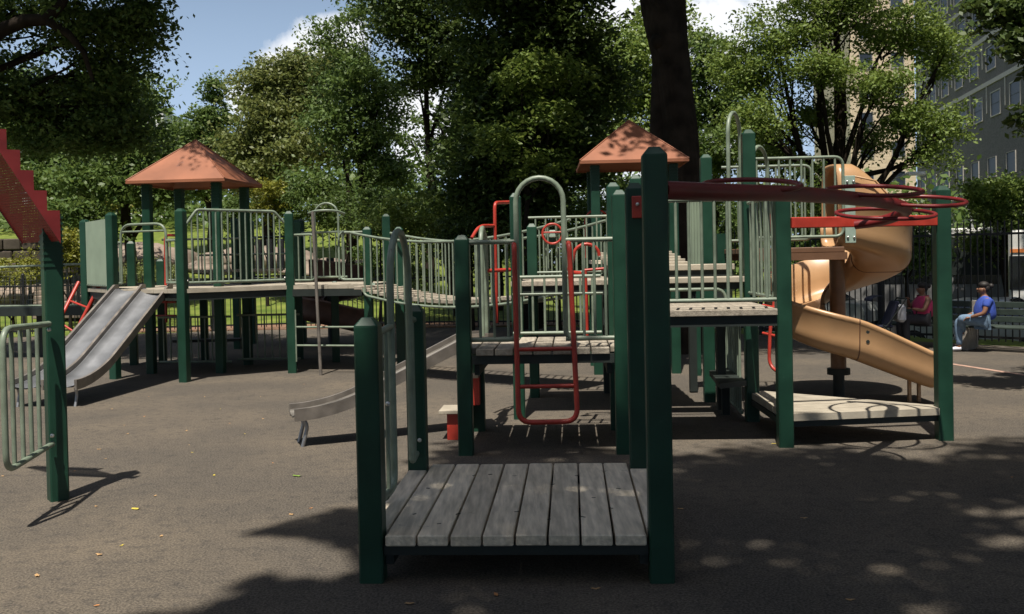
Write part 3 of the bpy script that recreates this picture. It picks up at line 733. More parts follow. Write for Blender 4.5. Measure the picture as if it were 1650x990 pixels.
# ---- 10. left roofed play tower
t = thing('left_play_tower', 'left play tower with orange pyramid roof, round deck and steel slide', 'play tower', (-5.2, 16.8, 0))
T290 = V(-5.40, 15.75, 0); T467 = V(-3.86, 16.74, 0); p178 = V(-6.80, 16.38, 0); p135 = V(-7.90, 17.85, 0); p585 = V(-2.46, 16.45, 0)
hd_ = 1.525; yT = R(12)
for c_, z_, y_ in ((T290, 2.80, -R(14)), (T467, 2.77, R(8)), (p178, 2.79, -R(20)), (p135, 2.75, -R(20)), (p585, 2.46, 0)): post(t, c_, z_, y_)
aL = V(math.cos(R(-6)), math.sin(R(-6)), 0); bL = V(-aL.y, aL.x, 0); cB = V(-5.17, 16.95, 0)
cL = cB - aL * .64 + bL * .64
for x, y in ((-.64, -.64), (.64, -.64), (.64, .64), (-.64, .64)): post(t, cL + aL * x + bL * y, 3.36, R(-6), ribs=6, cap=False)
hip_roof(t, cL, aL, bL, 1.80, 3.41, 4.20, ROOF)
deckp = [p135, p178, T290 + V(0, -.05, 0), T467 + V(0, -.05, 0), p585 + V(0, -.06, 0), V(-2.3, 18.2, 0), V(-4.2, 19.2, 0), V(-6.4, 19.4, 0)]
fd = V(math.cos(R(33)), math.sin(R(33)), 0); fn = V(-fd.y, fd.x, 0)
cs_ = [p.dot(fn) for p in deckp]; c0 = min(cs_); i = 0
while c0 + i * .26 < max(cs_):
    pl = clip(clip(deckp, fn, c0 + (i + 1) * .26 - .012), -fn, -(c0 + i * .26))
    if len(pl) >= 3: MB().prism([(p.x, p.y) for p in pl], hd_ - .065, hd_).build('deck_board', BOARD2, t)
    i += 1
b = MB()
for a_, b_ in zip(deckp, deckp[1:] + deckp[:1]):
    d = b_ - a_; c_ = (a_ + b_) / 2; inn = (V(-5, 17.6, 0) - c_).normalized() * .06
    b.box(c_ + inn + V(0, 0, hd_ - .13), (d.length - .1, .05, .12), math.atan2(d.y, d.x))
b.each('deck_frame', FRAME, t)
# front guard with sloping rail ends
d = (T467 - T290).normalized(); g0 = T290 + d * .09; g1 = T467 - d * .09
o = MB(); zt = 2.83
o.tube(fillet([g0 + V(0, 0, 2.60), g0 + d * .17 + V(0, 0, zt), g1 - d * .17 + V(0, 0, zt - .02), g1 + V(0, 0, 2.62)], .05), .023, 8)
go = o.build('guard_rail', TUBE, t); MB().tube([g0 + V(0, 0, 1.625), g1 + V(0, 0, 1.625)], .023, 8).build('bottom_rail', TUBE, go)
for i in range(16):
    u = (i + .8) / 16.6; q = g0 + (g1 - g0) * u
    zz = zt - .01 if .1 < u < .9 else 2.72
    MB().tube([q + V(0, 0, 1.625), q + V(0, 0, zz)], .0145, 6, cap=False).build('baluster', TUBE, go)
bolts(t, [g0 + V(0, -.02, 1.66), g1 + V(0, -.02, 1.66)], .02)
ribbed(t, p135 + (p178 - p135) * .06, p135 + (p178 - p135) * .95, 1.60, 2.74, 11, RIB)
MB().tube([p135 + V(0, 0, 1.58), p178 + V(0, 0, 1.58)], .02).build('panel_rail', TUBE, t)
# slide entry: hood hoop and small side rails
e0 = p178 + (T290 - p178) * .09; e1 = p178 + (T290 - p178) * .30; e2 = p178 + (T290 - p178) * .97; e3 = e0
hoopa = at(195, 400, 16.35); hoopb = at(268, 400, 16.05)
MB().tube(fillet([V(hoopa.x, hoopa.y, 1.62), V(hoopa.x, hoopa.y, 2.62), V(hoopb.x, hoopb.y, 2.62), V(hoopb.x, hoopb.y, 1.62)], .22, 7), .022, 8).build('entry_arch', TUBE, t)
MB().tube([V(hoopa.x, hoopa.y, 2.50), V(hoopb.x, hoopb.y, 2.50)], .016, 8).build('sit_down_bar', TUBE, t)
guard(t, e0, V(hoopa.x, hoopa.y, 0), 1.63, 2.32, 1); guard(t, V(hoopb.x, hoopb.y, 0), e2, 1.63, 2.33, 2)
# right front: two short rails either side of the pole opening, with hoop
k0 = T467 + V(.08, 0, 0); kA = at(508, 400, 16.55); kB = at(546, 400, 16.5); k1 = p585 - V(.08, 0, 0)
guard(t, k0, V(kA.x, kA.y, 0), 1.61, 2.40, 3, ends=(False, True)); guard(t, V(kB.x, kB.y, 0), k1, 1.61, 2.42, 3, ends=(True, False))
MB().tube(arc_path(V(kA.x, kA.y, 1.62), V(kB.x, kB.y, 1.62), 2.93), .018, 8).build('entry_arch', TUBE, t)
MB().tube(fillet([V(kA.x - .08, kA.y - .1, 2.76), V(kA.x + .1, 16.2, 2.79), V(kB.x, 16.25, 2.79), V(kB.x + .12, kB.y - .05, 2.74)], .15), .02, 8).build('bar', TUBE, t)
fp = V(-3.28, 16.3, 0)
MB().tube([fp + V(-.0, 0, 0), V(kA.x + .03, 16.25, 2.78)], .028, 8).build('pole', STEELD, t)
for z in (.48, .80): MB().tube([T467 + V(.09, -.06, z), V(-2.55, 16.35, z)], .018, 8).build('rung', TUBE, t)
MB().tube([T467 + V(.09, -.07, .2), T467 + V(.09, -.07, 1.1)], .014, 6).build('rung_bracket', TUBE, t)
# rear posts and rails seen through the bars, lower bars below the deck
for c_, z_ in ((V(-7.35, 18.6, 0), 2.35), (V(-6.9, 18.9, 0), 2.0), (V(-4.25, 19.1, 0), 2.72), (V(-2.35, 18.1, 0), 2.75), (V(-6.2, 19.3, 0), 1.5), (V(-3.4, 18.4, 0), 1.5)): post(t, c_, z_, R(10))
guard(t, V(-6.9, 19.0, 0), V(-5.1, 19.3, 0), 1.62, 2.42, 11); guard(t, V(-6.3, 19.35, 0), V(-4.25, 19.15, 0), 1.6, 2.1, 3)
guard(t, V(-4.2, 19.1, 0), V(-3.2, 18.7, 0), 1.62, 2.5, 7)
MB().box((-5.4, 19.0, 1.78), (1.7, .25, .06), .05, .01).build('counter', BOARD2, t)
guard(t, V(-6.6, 17.9, 0), V(-5.2, 17.7, 0), .12, .95, 10, name='under_deck_panel'); guard(t, V(-5.2, 18.1, 0), V(-4.0, 18.0, 0), .12, .95, 8, name='under_deck_panel')
for i in range(8): MB().box((-5.9 + .3 * i * .0, 18.6, .45), (1.3, .3, .05)).build('under_deck_shelf', FRAME, t) if i == 0 else None
rc = thing('red_loop_climber', 'red tube climber at rear of the left play tower beside the slide top', 'climbing bar', (-6.3, 18.5, 0))
MB().tube(fillet([at(300, 380, 18.4), at(266, 379, 18.6), at(268, 520, 18.6)], .1), .026, 8).build('pole', RED, rc)
for yy in (490, 512): MB().tube([at(252, yy - 3, 18.7), at(284, yy - 3, 18.5)], .02, 8).build('rung', RED, rc)
rc = thing('red_ramp_ladder', 'pair of slanted red tubes climbing to far left corner of left tower', 'ladder', (-8.4, 18, 0))
for dx in (0, 1):
    a_ = at(127 + dx * 33, 455 + dx * 6, 18.2 - dx * .5); b_ = at(84 + dx * 25, 540 + dx * 22, 17.4)
    MB().tube([a_, b_], .035, 8).build('side_rail', RED, rc)
for u in (.35, .75):
    MB().tube([at(127 - 43 * u, 455 + 85 * u, 18.2 - .8 * u), at(160 - 51 * u, 461 + 101 * u, 17.7 - .3 * u)], .02, 8).build('rung', RED, rc)

ds = thing('double_slide', 'wide twin lane stainless slide coming down from the left tower', 'slide', (-6.3, 14.7, 0))
steel_slide(ds, (-6.22, 16.28), (-6.50, 13.22), .96, 2, 1.50, .27, rail=.11, run=1.0, flat=.12)

# ---- 11. chain bridge from left tower to the lookout
t = thing('sagging_bridge', 'sagging plank bridge with curved bar rails linking left tower and lookout', 'play bridge', (-1.4, 14.3, 0))
A0 = V(-2.38, 16.35, 0); A1 = V(1.1, 13.65, 0); d = (A1 - A0); dn = d.normalized(); nn = V(-dn.y, dn.x, 0)
def sag(u): return -.25 * (1 - (2 * u - 1) ** 2) + .05 * u
for i in range(24):
    u = (i + .5) / 24; c = A0 + d * u
    MB().box(c + V(0, 0, 1.50 + sag(u)), (.185, .85, .06), math.atan2(d.y, d.x), .006).build('plank', BOARDM, t)
for sg in (-1, 1):
    o = MB(); off = nn * (.46 * sg)
    top = [A0 + d * u + off + V(0, 0, 2.40 + sag(u) * .9) for u in np.linspace(0, 1, 15)]; bot = [A0 + d * u + off + V(0, 0, 1.42 + sag(u) * 1.0) for u in np.linspace(.06, 1, 15)]
    go = o.tube(top, .021, 8).build('bridge_rail', TUBE, t); MB().tube(fillet([top[1], bot[0] + V(0, 0, 0), bot[2]], .12)[1:-1] + bot[2:], .021, 8).build('bottom_rail', TUBE, go)
    for i in range(28):
        u = .07 + .91 * i / 27; q = A0 + d * u + off
        MB().tube([q + V(0, 0, 1.42 + sag(u)), q + V(0, 0, 2.40 + sag(u) * .9)], .0135, 6, cap=False).build('baluster', TUBE, go)
post(t, A0 + nn * .52 + V(.1, .05, 0), 2.46)
MB().box(p585 + V(.10, -.06, 1.47), (.05, .04, .16)).build('bracket', PLATE, t)

# ---- 12. stair arch at the left edge
t = thing('stair_arch', 'dark red stepped arch with perforated treads on rotated green post at left edge', 'climber', (-3.84, 7.93, 0))
post(t, V(-3.825, 8.0, 0), 2.38, R(38), ribs=9, cap=False)
PERF = bpy.data.materials.new('perforated_red'); PERF.use_nodes = True; nt_ = PERF.node_tree; b_ = nt_.nodes['Principled BSDF']; b_.inputs['Base Color'].default_value = (.30, .03, .025, 1); b_.inputs['Roughness'].default_value = .45
tcn = nt_.nodes.new('ShaderNodeTexCoord'); mpn = nt_.nodes.new('ShaderNodeMapping'); mpn.inputs['Scale'].default_value = (1, 1, 1)
vr = nt_.nodes.new('ShaderNodeVectorMath'); vr.operation = 'FRACTION'; sc_ = nt_.nodes.new('ShaderNodeVectorMath'); sc_.operation = 'SCALE'; sc_.inputs['Scale'].default_value = 38
sb = nt_.nodes.new('ShaderNodeVectorMath'); sb.operation = 'SUBTRACT'; sb.inputs[1].default_value = (.5, .5, 0); ln = nt_.nodes.new('ShaderNodeVectorMath'); ln.operation = 'LENGTH'
cm = nt_.nodes.new('ShaderNodeMath'); cm.operation = 'LESS_THAN'; cm.inputs[1].default_value = .16
ml = nt_.nodes.new('ShaderNodeVectorMath'); ml.operation = 'MULTIPLY'; ml.inputs[1].default_value = (1, 1, 0)
tp = nt_.nodes.new('ShaderNodeBsdfTransparent'); mxs = nt_.nodes.new('ShaderNodeMixShader'); om = nt_.nodes['Material Output']
for a_, c_ in ((tcn.outputs['UV'], sc_.inputs[0]), (sc_.outputs[0], vr.inputs[0]), (vr.outputs[0], sb.inputs[0]), (sb.outputs[0], ml.inputs[0]), (ml.outputs[0], ln.inputs[0]), (ln.outputs['Value'], cm.inputs[0]), (cm.outputs[0], mxs.inputs[0]), (b_.outputs[0], mxs.inputs[1]), (tp.outputs[0], mxs.inputs[2]), (mxs.outputs[0], om.inputs[0])): nt_.links.new(a_, c_)
st0 = V(-3.67, 7.84, 0); run = V(-.078, -.05, 0); rise = .160; z00 = 2.13
acr = V(-.80, .60, 0).normalized() * .62                             # across the stair
def side_plate(off, m, name):
    q = MB(); th = V(-acr.x, -acr.y, 0).normalized() * .02
    for i in range(12):
        a_ = st0 + run * i + off; c_ = st0 + run * (i + 1) + off
        zb0 = z00 + rise * i * 1.0; zb1 = zb0 + rise; ztp = z00 + .27 + rise * i
        q.slab([a_ + V(0, 0, zb0), c_ + V(0, 0, zb1), c_ + V(0, 0, ztp), a_ + V(0, 0, ztp)], .02)
    return q.build(name, m, t)
side_plate(V(0, 0, 0), MAROON, 'side_plate'); side_plate(acr, MAROON, 'side_plate')
for i in range(12):
    a_ = st0 + run * i; c_ = st0 + run * (i + 1); z = z00 + rise * (i + .5)
    vs = [a_ + V(0, 0, z - rise / 2 + .02), c_ + V(0, 0, z + rise / 2 + .02), c_ + acr + V(0, 0, z + rise / 2 + .02), a_ + acr + V(0, 0, z - rise / 2 + .02)]
    q = MB().add(vs, [(0, 1, 2, 3)]).build('perforated_tread', PERF, t)
    uv = q.data.uv_layers.new(name='UVMap'); ll = .21
    for k_, (u_, v_) in enumerate(((0, 0), (ll, 0), (ll, .62), (0, .62))): uv.data[k_].uv = (u_ + i * ll, v_)
e = V(-3.86, 7.93, 0); eo = V(-3.70, 6.96, 0)
lo_ = MB(); lo_.tube(fillet([e + V(.06, -.06, 1.475), eo + V(0, 0, 1.50), eo + V(0, 0, .46), e + V(.06, -.06, .49)], .14), .024, 8); lr = lo_.build('hand_rail', TUBE, t)
for u in (.22, .42, .62, .82): MB().tube([e.lerp(eo, u) + V(0, 0, .48), e.lerp(eo, u) + V(0, 0, 1.48)], .017, 6).build('baluster', TUBE, lr)
bolts(t, [e + V(.07, -.08, .56), e + V(.07, -.08, 1.43)], .018)

# ---- 13. access ramp behind the left arch
MESH = mat('mesh_grey', (.05, .06, .05), .7)
t = thing('access_ramp', 'dark ramp with wire mesh side panel at far left behind the slides', 'ramp', (-10, 20, 0))
a_ = V(-13.5, 20.6, 0); c_ = V(-8.6, 20.0, 0); d = c_ - a_
MB().box((a_ + c_) / 2 + V(0, .5, 1.0), (d.length, 1.1, .18), math.atan2(d.y, d.x)).build('walkway', FRAME, t)
fr2 = MB(); fr2.tube([a_ + V(0, 0, 1.9), c_ + V(0, 0, 1.98)], .025); fr2.tube([a_ + V(0, 0, 1.12), c_ + V(0, 0, 1.12)], .02)
for u in (0, .25, .5, .75, 1): fr2.tube([a_ + d * u + V(0, 0, 1.1), a_ + d * u + V(0, 0, 1.94)], .018)
fr2.build('panel_frame', TUBE, t)
wm = MB()
for i in range(56): u = i / 55; wm.tube([a_ + d * u + V(0, 0, 1.12), a_ + d * u + V(0, 0, 1.9)], .004, 4, cap=False)
for i in range(8): z = 1.15 + i * .1; wm.tube([a_ + V(0, 0, z), c_ + V(0, 0, z)], .004, 4, cap=False)
tag(wm.build('wire_mesh', MESH, t), kind='stuff')
b = MB()
for u in (.02, .35, .68, .98): b.box(a_ + d * u + V(0, .5, .45), (.12, .12, .95))
b.each('support', FRAME, t)

# ---- 14. dim second play tower with brown spiral slide behind
t = thing('rear_play_tower', 'dark rear play tower with brown spiral slide seen behind the left tower', 'play tower', (-5, 22.5, 0))
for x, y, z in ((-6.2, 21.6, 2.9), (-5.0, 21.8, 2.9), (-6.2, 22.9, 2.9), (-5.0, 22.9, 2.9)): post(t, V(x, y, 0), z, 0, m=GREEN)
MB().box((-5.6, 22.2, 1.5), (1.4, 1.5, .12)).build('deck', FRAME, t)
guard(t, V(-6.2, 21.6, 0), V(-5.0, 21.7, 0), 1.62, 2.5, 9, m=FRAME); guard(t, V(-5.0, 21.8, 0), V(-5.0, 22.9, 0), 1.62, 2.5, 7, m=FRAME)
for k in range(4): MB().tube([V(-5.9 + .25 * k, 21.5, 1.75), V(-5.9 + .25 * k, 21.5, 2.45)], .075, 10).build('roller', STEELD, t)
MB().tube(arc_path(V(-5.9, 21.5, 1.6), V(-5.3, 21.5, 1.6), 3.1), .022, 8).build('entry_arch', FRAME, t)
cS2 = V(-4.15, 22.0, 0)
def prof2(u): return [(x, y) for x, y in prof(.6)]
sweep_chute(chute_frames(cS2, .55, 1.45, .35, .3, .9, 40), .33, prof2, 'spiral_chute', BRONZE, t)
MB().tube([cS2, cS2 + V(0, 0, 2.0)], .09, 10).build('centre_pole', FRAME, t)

# ---- 15. iron fences
def fence(name, label, pts, zt, step, z0=.0):
    t = thing(name, label, 'fence', tuple(pts[0]))
    off = Vector(pts[0]); pk = None
    rails = MB()
    for a_, b_ in zip(pts[:-1], pts[1:]):
        d = b_ - a_; Ln = d.length; yaw = math.atan2(d.y, d.x)
        for z in (.16, zt - .22): rails.box((a_ + b_) / 2 + V(0, 0, z), (Ln, .035, .045), yaw)
        n = int(Ln / step)
        for i in range(n):
            p = a_ + d * ((i + .5) / n)
            if pk is None:
                m_ = MB(); m_.box(V(0, 0, zt / 2 + .04), (.022, .022, zt - .08)); m_.add([V(-.011, -.011, zt), V(.011, -.011, zt), V(.011, .011, zt), V(-.011, .011, zt), V(0, 0, zt + .06)], [(0, 1, 4), (1, 2, 4), (2, 3, 4), (3, 0, 4)])
                pk = m_.build('picket', IRON, t, bake=False); o = pk
            else:
                o = pk.copy(); COL.objects.link(o); o.parent = t
            o.location = p - off; o.rotation_euler = (0, 0, yaw)
        m_ = int(max(1, round(Ln / 2.45)))
        for k in range(m_):
            q = a_ + d * (k / m_)
            MB().box(q + V(0, 0, zt / 2 + .03), (.075, .075, zt + .06), yaw).sphere(q + V(0, 0, zt + .09), .05, 8, 6).build('fence_post', IRON, t)
    rails.each('rail', IRON, t); return t
fence('iron_fence', 'tall black iron picket fence behind the benches on the right', FENCE_R, 2.42, .125)
fence('iron_fence', 'black iron picket fence along the mulch bed behind the left tower', FENCE_B, 1.62, .14)

# ---- 16. benches
def bench(a_, c_, label):
    t = thing('park_bench', label, 'bench', tuple(a_.lerp(c_, .5)), 'long park benches along the iron fence')
    d = c_ - a_; yaw = math.atan2(d.y, d.x); dn = d.normalized(); back = V(dn.y, -dn.x, 0)
    if back.y < 0: back = -back
    mid = (a_ + c_) / 2
    for k in range(4): MB().box(mid + back * (.02 + .115 * k) + V(0, 0, .45 + .004 * k), (d.length, .1, .035), yaw, .006).build('seat_slat', BENCHG, t)
    for k in range(3): MB().box(mid + back * (.47 + .03 * k) + V(0, 0, .58 + .135 * k), (d.length, .03, .11), yaw, .005).build('back_slat', BENCHG, t)
    n = 3
    for i in range(n):
        p = a_ + d * (.06 + .88 * i / (n - 1))
        b = MB(); b.box(p + back * .2 + V(0, 0, .21), (.1, .42, .43), yaw, .012); b.box(p + back * .5 + V(0, 0, .47), (.09, .08, .9), yaw, .01)
        b.build('concrete_leg', CONC, t)
    return dn, back
dnb, backb = bench(V(9.6, 17.0, 0), V(7.45, 19.3, 0), 'dark slatted park bench with the seated women, against iron fence')
bench(V(12.4, 14.1, 0), V(9.8, 16.8, 0), 'dark slatted park bench with pale concrete legs at right edge')

# ------------------------------------------------------------------ people
SKIN = mat('skin', (.20, .095, .055), .55, var=.08, scale=6); HAIR = mat('hair', (.012, .009, .008), .6)
PINK = mat('pink_cotton', (.42, .035, .11), .85, var=.08, scale=12); BLUE = mat('blue_cotton', (.035, .075, .36), .85, var=.1, scale=10)
LEGG = mat('charcoal_cotton', (.028, .028, .034), .9); JEAN = mat('denim', (.13, .20, .29), .9, var=.15, scale=20); SHOE = mat('white_shoe', (.62, .63, .68), .6)
NAVY = mat('navy_fabric', (.015, .018, .04), .9); MAG = mat('magenta_fabric', (.45, .05, .2), .8)
def skin_mesh(name, verts, edges, radii, m, parent, level=2, root=0, extra=None):
    me = bpy.data.meshes.new(name); off = Vector(root_of(parent).location)
    me.from_pydata([tuple(v) for v in verts], edges, []); o = bpy.data.objects.new(name, me); COL.objects.link(o)
    sk = o.modifiers.new('skin', 'SKIN'); sk.use_smooth_shade = True
    lay = me.skin_vertices[0] if me.skin_vertices else None
    if lay is None:
        me.attributes.new if False else None
    for i, r_ in enumerate(radii):
        me.skin_vertices[0].data[i].radius = r_ if isinstance(r_, tuple) else (r_, r_)
        me.skin_vertices[0].data[i].use_root = (i == root)
    ss_ = o.modifiers.new('sub', 'SUBSURF'); ss_.levels = level; ss_.render_levels = level
    dg = bpy.context.evaluated_depsgraph_get(); dg.update(); nm = bpy.data.meshes.new_from_object(o.evaluated_get(dg))
    bpy.data.objects.remove(o)
    vs = [v.co.copy() for v in nm.vertices]; fs = [tuple(p.vertices) for p in nm.polygons]; bpy.data.meshes.remove(nm)
    b = MB(); b.add(vs, fs, True)
    if extra: extra(b)
    me2 = bpy.data.meshes.new(name); me2.from_pydata([tuple(v) for v in b.v], [], b.f); me2.polygons.foreach_set('use_smooth', [True] * len(b.f)); me2.materials.append(m); me2.update()
    ob = link_mesh(name, me2, parent); return ob
def person(label, loc, face, shirt, trousers, shoes, sleeve, cross=False, phone=True, sc=1.0, group=None):
    """a seated adult; local x = facing direction, z up, seat at .47"""
    t = thing('person', label, 'person', loc, group); t.rotation_euler = (0, 0, face); t.scale = (sc, sc, sc)
    org = Vector(loc)
    seat = .48 / sc
    # joints
    P = {}
    P['pel'] = V(0, 0, seat + .14); P['wst'] = V(.03, 0, seat + .28); P['chs'] = V(.02, 0, seat + .46); P['nkb'] = V(.03, 0, seat + .60); P['nk'] = V(.045, 0, seat + .645); P['hd0'] = V(.065, 0, seat + .715); P['hd1'] = V(.055, 0, seat + .79)
    for s_, k in ((1, 'l'), (-1, 'r')):
        P['sh' + k] = V(.01, .20 * s_, seat + .545)
        P['hip' + k] = V(.08, .11 * s_, seat + .12)
        kn = V(.50, .13 * s_, seat + .10); an = V(.47, .13 * s_, .09); to = V(.63, .14 * s_, .04)
        if cross and k == 'l': kn = V(.48, .03, seat + .17); an = V(.38, -.24, .36); to = V(.52, -.28, .30)
        P['kn' + k] = kn; P['an' + k] = an; P['to' + k] = to
    if phone:
        P['ell'] = V(.16, .26, seat + .30); P['wrl'] = V(.36, .12, seat + .34); P['elr'] = V(.20, -.25, seat + .34); P['wrr'] = V(.33, -.07, seat + .52)
    else:
        P['ell'] = V(.10, .27, seat + .28); P['wrl'] = V(.33, .17, seat + .20); P['elr'] = V(.10, -.26, seat + .28); P['wrr'] = V(.36, -.12, seat + .19)
    names = list(P); ix = {n_: i for i, n_ in enumerate(names)}
    def chain(*a): return [(ix[a[i]], ix[a[i + 1]]) for i in range(len(a) - 1)]
    E_ = chain('pel', 'wst', 'chs', 'nkb', 'nk', 'hd0', 'hd1')
    for k in 'lr': E_ += chain('chs', 'sh' + k, 'el' + k, 'wr' + k) + chain('pel', 'hip' + k, 'kn' + k, 'an' + k, 'to' + k)
    rad = {'pel': (.155, .17), 'wst': (.145, .165), 'chs': (.125, .15), 'nkb': .075, 'nk': .056, 'hd0': (.098, .088), 'hd1': (.105, .094)}
    for k in 'lr': rad.update({'sh' + k: .068, 'el' + k: .046, 'wr' + k: .029, 'hip' + k: .105, 'kn' + k: .07, 'an' + k: .042, 'to' + k: .032})
    def extra(b):
        # nose, ears, lips; hands with palm, four fingers and a thumb
        h = P['hd0']
        b.sphere(h + V(.093, 0, .030), (.018, .014, .024), 8, 6); b.sphere(h + V(.084, 0, -.018), (.010, .024, .009), 8, 6)
        for s_ in (1, -1): b.sphere(h + V(-.01, .090 * s_, .035), (.016, .010, .03), 8, 6)
        for k, s_ in (('l', 1), ('r', -1)):
            w = P['wr' + k]; dr = (w - P['el' + k]).normalized(); pm = w + dr * .055
            b.sphere(w + dr * .05, (.045, .038, .022), 10, 6)
            sd = dr.cross(V(0, 0, 1)).normalized()
            for f_, L_ in ((-1.5, .055), (-.5, .066), (.5, .07), (1.5, .06)):
                q = pm + sd * (.017 * f_) + dr * .025
                b.tube([q, q + dr * L_ * .5 + V(0, 0, -.012), q + dr * L_ * .75 + V(0, 0, -.038)], [.009, .0085, .007], 6)
            q = w + dr * .03 - sd * (.035 * s_); b.tube([q, q + dr * .03 - sd * (.018 * s_), q + dr * .058 - sd * (.012 * s_)], [.011, .010, .008], 6)
    V_ = [P[n_] for n_ in names]; rot0 = t.rotation_euler.copy()
    body = skin_mesh('body', V_, E_, [rad[n_] for n_ in names], SKIN, t, 2, ix['pel'], extra)
    # clothes
    g_ = .018
    sv = ['pel', 'wst', 'chs', 'nkb', 'shl', 'shr']; sp_ = [P['pel'] + V(0, 0, -.05), P['wst'], P['chs'], P['nkb'] + V(-.005, 0, -.02), P['shl'], P['shr']]; se = [(0, 1), (1, 2), (2, 3), (2, 4), (2, 5)]
    sr_ = [(.225, .225), (.235, .235), (.20, .21), .09, .10, .10]
    if sleeve:
        sp_ += [P['shl'].lerp(P['ell'], sleeve), P['shr'].lerp(P['elr'], sleeve)]; se += [(4, 6), (5, 7)]; sr_ += [.072, .072]
    skin_mesh('shirt', sp_, se, sr_, shirt, t, 2, 0)
    tp_ = [P['pel'] + V(.02, 0, .0)]; te = []; tr_ = [(.15, .17)]
    for k in 'lr':
        b0 = len(tp_); tp_ += [P['hip' + k], P['hip' + k].lerp(P['kn' + k], .5), P['kn' + k], P['kn' + k].lerp(P['an' + k], .5), P['an' + k] + V(0, 0, .03)]
        te += [(0, b0), (b0, b0 + 1), (b0 + 1, b0 + 2), (b0 + 2, b0 + 3), (b0 + 3, b0 + 4)]; tr_ += [.13, .115, .09, .078, .06]
    skin_mesh('trousers', tp_, te, tr_, trousers, t, 2, 0)
    for k in 'lr':
        a_ = P['an' + k]; c_ = P['to' + k]; dd = (c_ - a_); hz_ = a_ + V(-.05, 0, -.05) if not (cross and k == 'l') else a_ + V(-.04, 0, -.02)
        skin_mesh('shoe', [hz_ + V(0, 0, .03), a_.lerp(c_, .5) + V(0, 0, -.002), c_ + V(.02, 0, .008)], [(0, 1), (1, 2)], [(.05, .048), (.052, .044), (.044, .03)], shoes, t, 2, 0)
    hb = MB(); h = P['hd1']; hb.sphere(h + V(-.022, 0, .042), (.104, .100, .076), 14, 10); hb.sphere(h + V(-.062, 0, -.02), (.072, .092, .090), 12, 8); hb.sphere(h + V(-.155, 0, .02), (.055, .058, .053), 10, 8)
    me = bpy.data.meshes.new('hair'); me.from_pydata([tuple(v) for v in hb.v], [], hb.f); me.polygons.foreach_set('use_smooth', [True] * len(hb.f)); me.materials.append(HAIR); link_mesh('hair', me, t)
    for s_ in (1, -1):
        eb = MB(); eb.sphere(P['hd0'] + V(.088, .034 * s_, .055), (.006, .010, .006), 8, 6); me = bpy.data.meshes.new('eye'); me.from_pydata([tuple(v) for v in eb.v], [], eb.f); me.materials.append(HAIR); link_mesh('eye', me, t)
    return t
fP = math.atan2(-.12, -1); fB = math.atan2(.22, -1)
pk = gnd(1465, 564); bl = gnd(1553, 569)
def seat_at(foot, face, fx=.55): return (foot.x - math.cos(face) * fx, foot.y - math.sin(face) * fx, 0)
person('seated woman in pink tank top and dark leggings looking at her phone', seat_at(gnd(1447, 563), fP), fP, PINK, LEGG, SHOE, 0, sc=.9)
person('seated woman in blue shirt and light jeans with one leg crossed', seat_at(gnd(1550, 568), fB, .42), fB, BLUE, JEAN, SHOE, .62, cross=True, phone=False, sc=.92)
# a child half hidden on the stepped planks
t = person('child in dark top crouching on the sunlit plank steps behind the posts', (1.86, 13.2, 1.72), R(200), NAVY, NAVY, SHOE, .2, sc=.56)

# pushchair beside the pink woman
pc = gnd(1418, 566)
t = thing('pushchair', 'dark pushchair with bags parked left of the woman in pink', 'pushchair', tuple(pc))
def L3(x, y, z): return pc + V(x, y, z)
fr_ = MB()
for s_ in (-.22, .22):
    fr_.tube([L3(-.35, s_, .12), L3(.1, s_, .55), L3(.42, s_, 1.0)], .014, 6); fr_.tube([L3(.35, s_, .12), L3(-.02, s_, .52)], .014, 6)
fr_.tube([L3(.42, -.22, 1.0), L3(.42, .22, 1.0)], .018, 6); fr_.build('frame', FRAME, t)
MB().box(L3(-.02, 0, .48), (.42, .38, .05), 0, .02).build('seat', NAVY, t)
MB().box(L3(.2, 0, .72), (.06, .38, .5), 0, .02, mat=Matrix.Rotation(R(22), 3, 'Y')).build('backrest', NAVY, t)
hd = MB(); hd.grid(lambda u, v: L3(.12 - .34 * math.sin(u * 1.7), -.2 + .4 * v, .92 + .14 * math.cos(u * 1.7 - .4)), 8, 4); hd.build('hood', NAVY, t)
MB().box(L3(.38, .0, .72), (.16, .34, .34), 0, .05).build('bag', mat('white_bag', (.42, .43, .46), .8), t)
for x in (-.34, .34):
    for y in (-.24, .24):
        MB().tube([L3(x, y - .02, .09), L3(x, y + .02, .09)], .09, 14).build('wheel', RUB, t)
mc = gnd(1372, 562)
t = thing('backpack', 'magenta patterned backpack on the ground behind the spiral slide pole', 'bag', tuple(mc))
MB().sphere(mc + V(0, 0, .25), (.16, .12, .25), 14, 10).build('bag', MAG, t); MB().sphere(mc + V(0, -.1, .17), (.11, .06, .11), 10, 8).build('pocket', PINK, t)
MB().tube(arc_path(mc + V(-.05, .05, .42), mc + V(.05, .05, .42), .56), .012, 6).build('strap', NAVY, t)

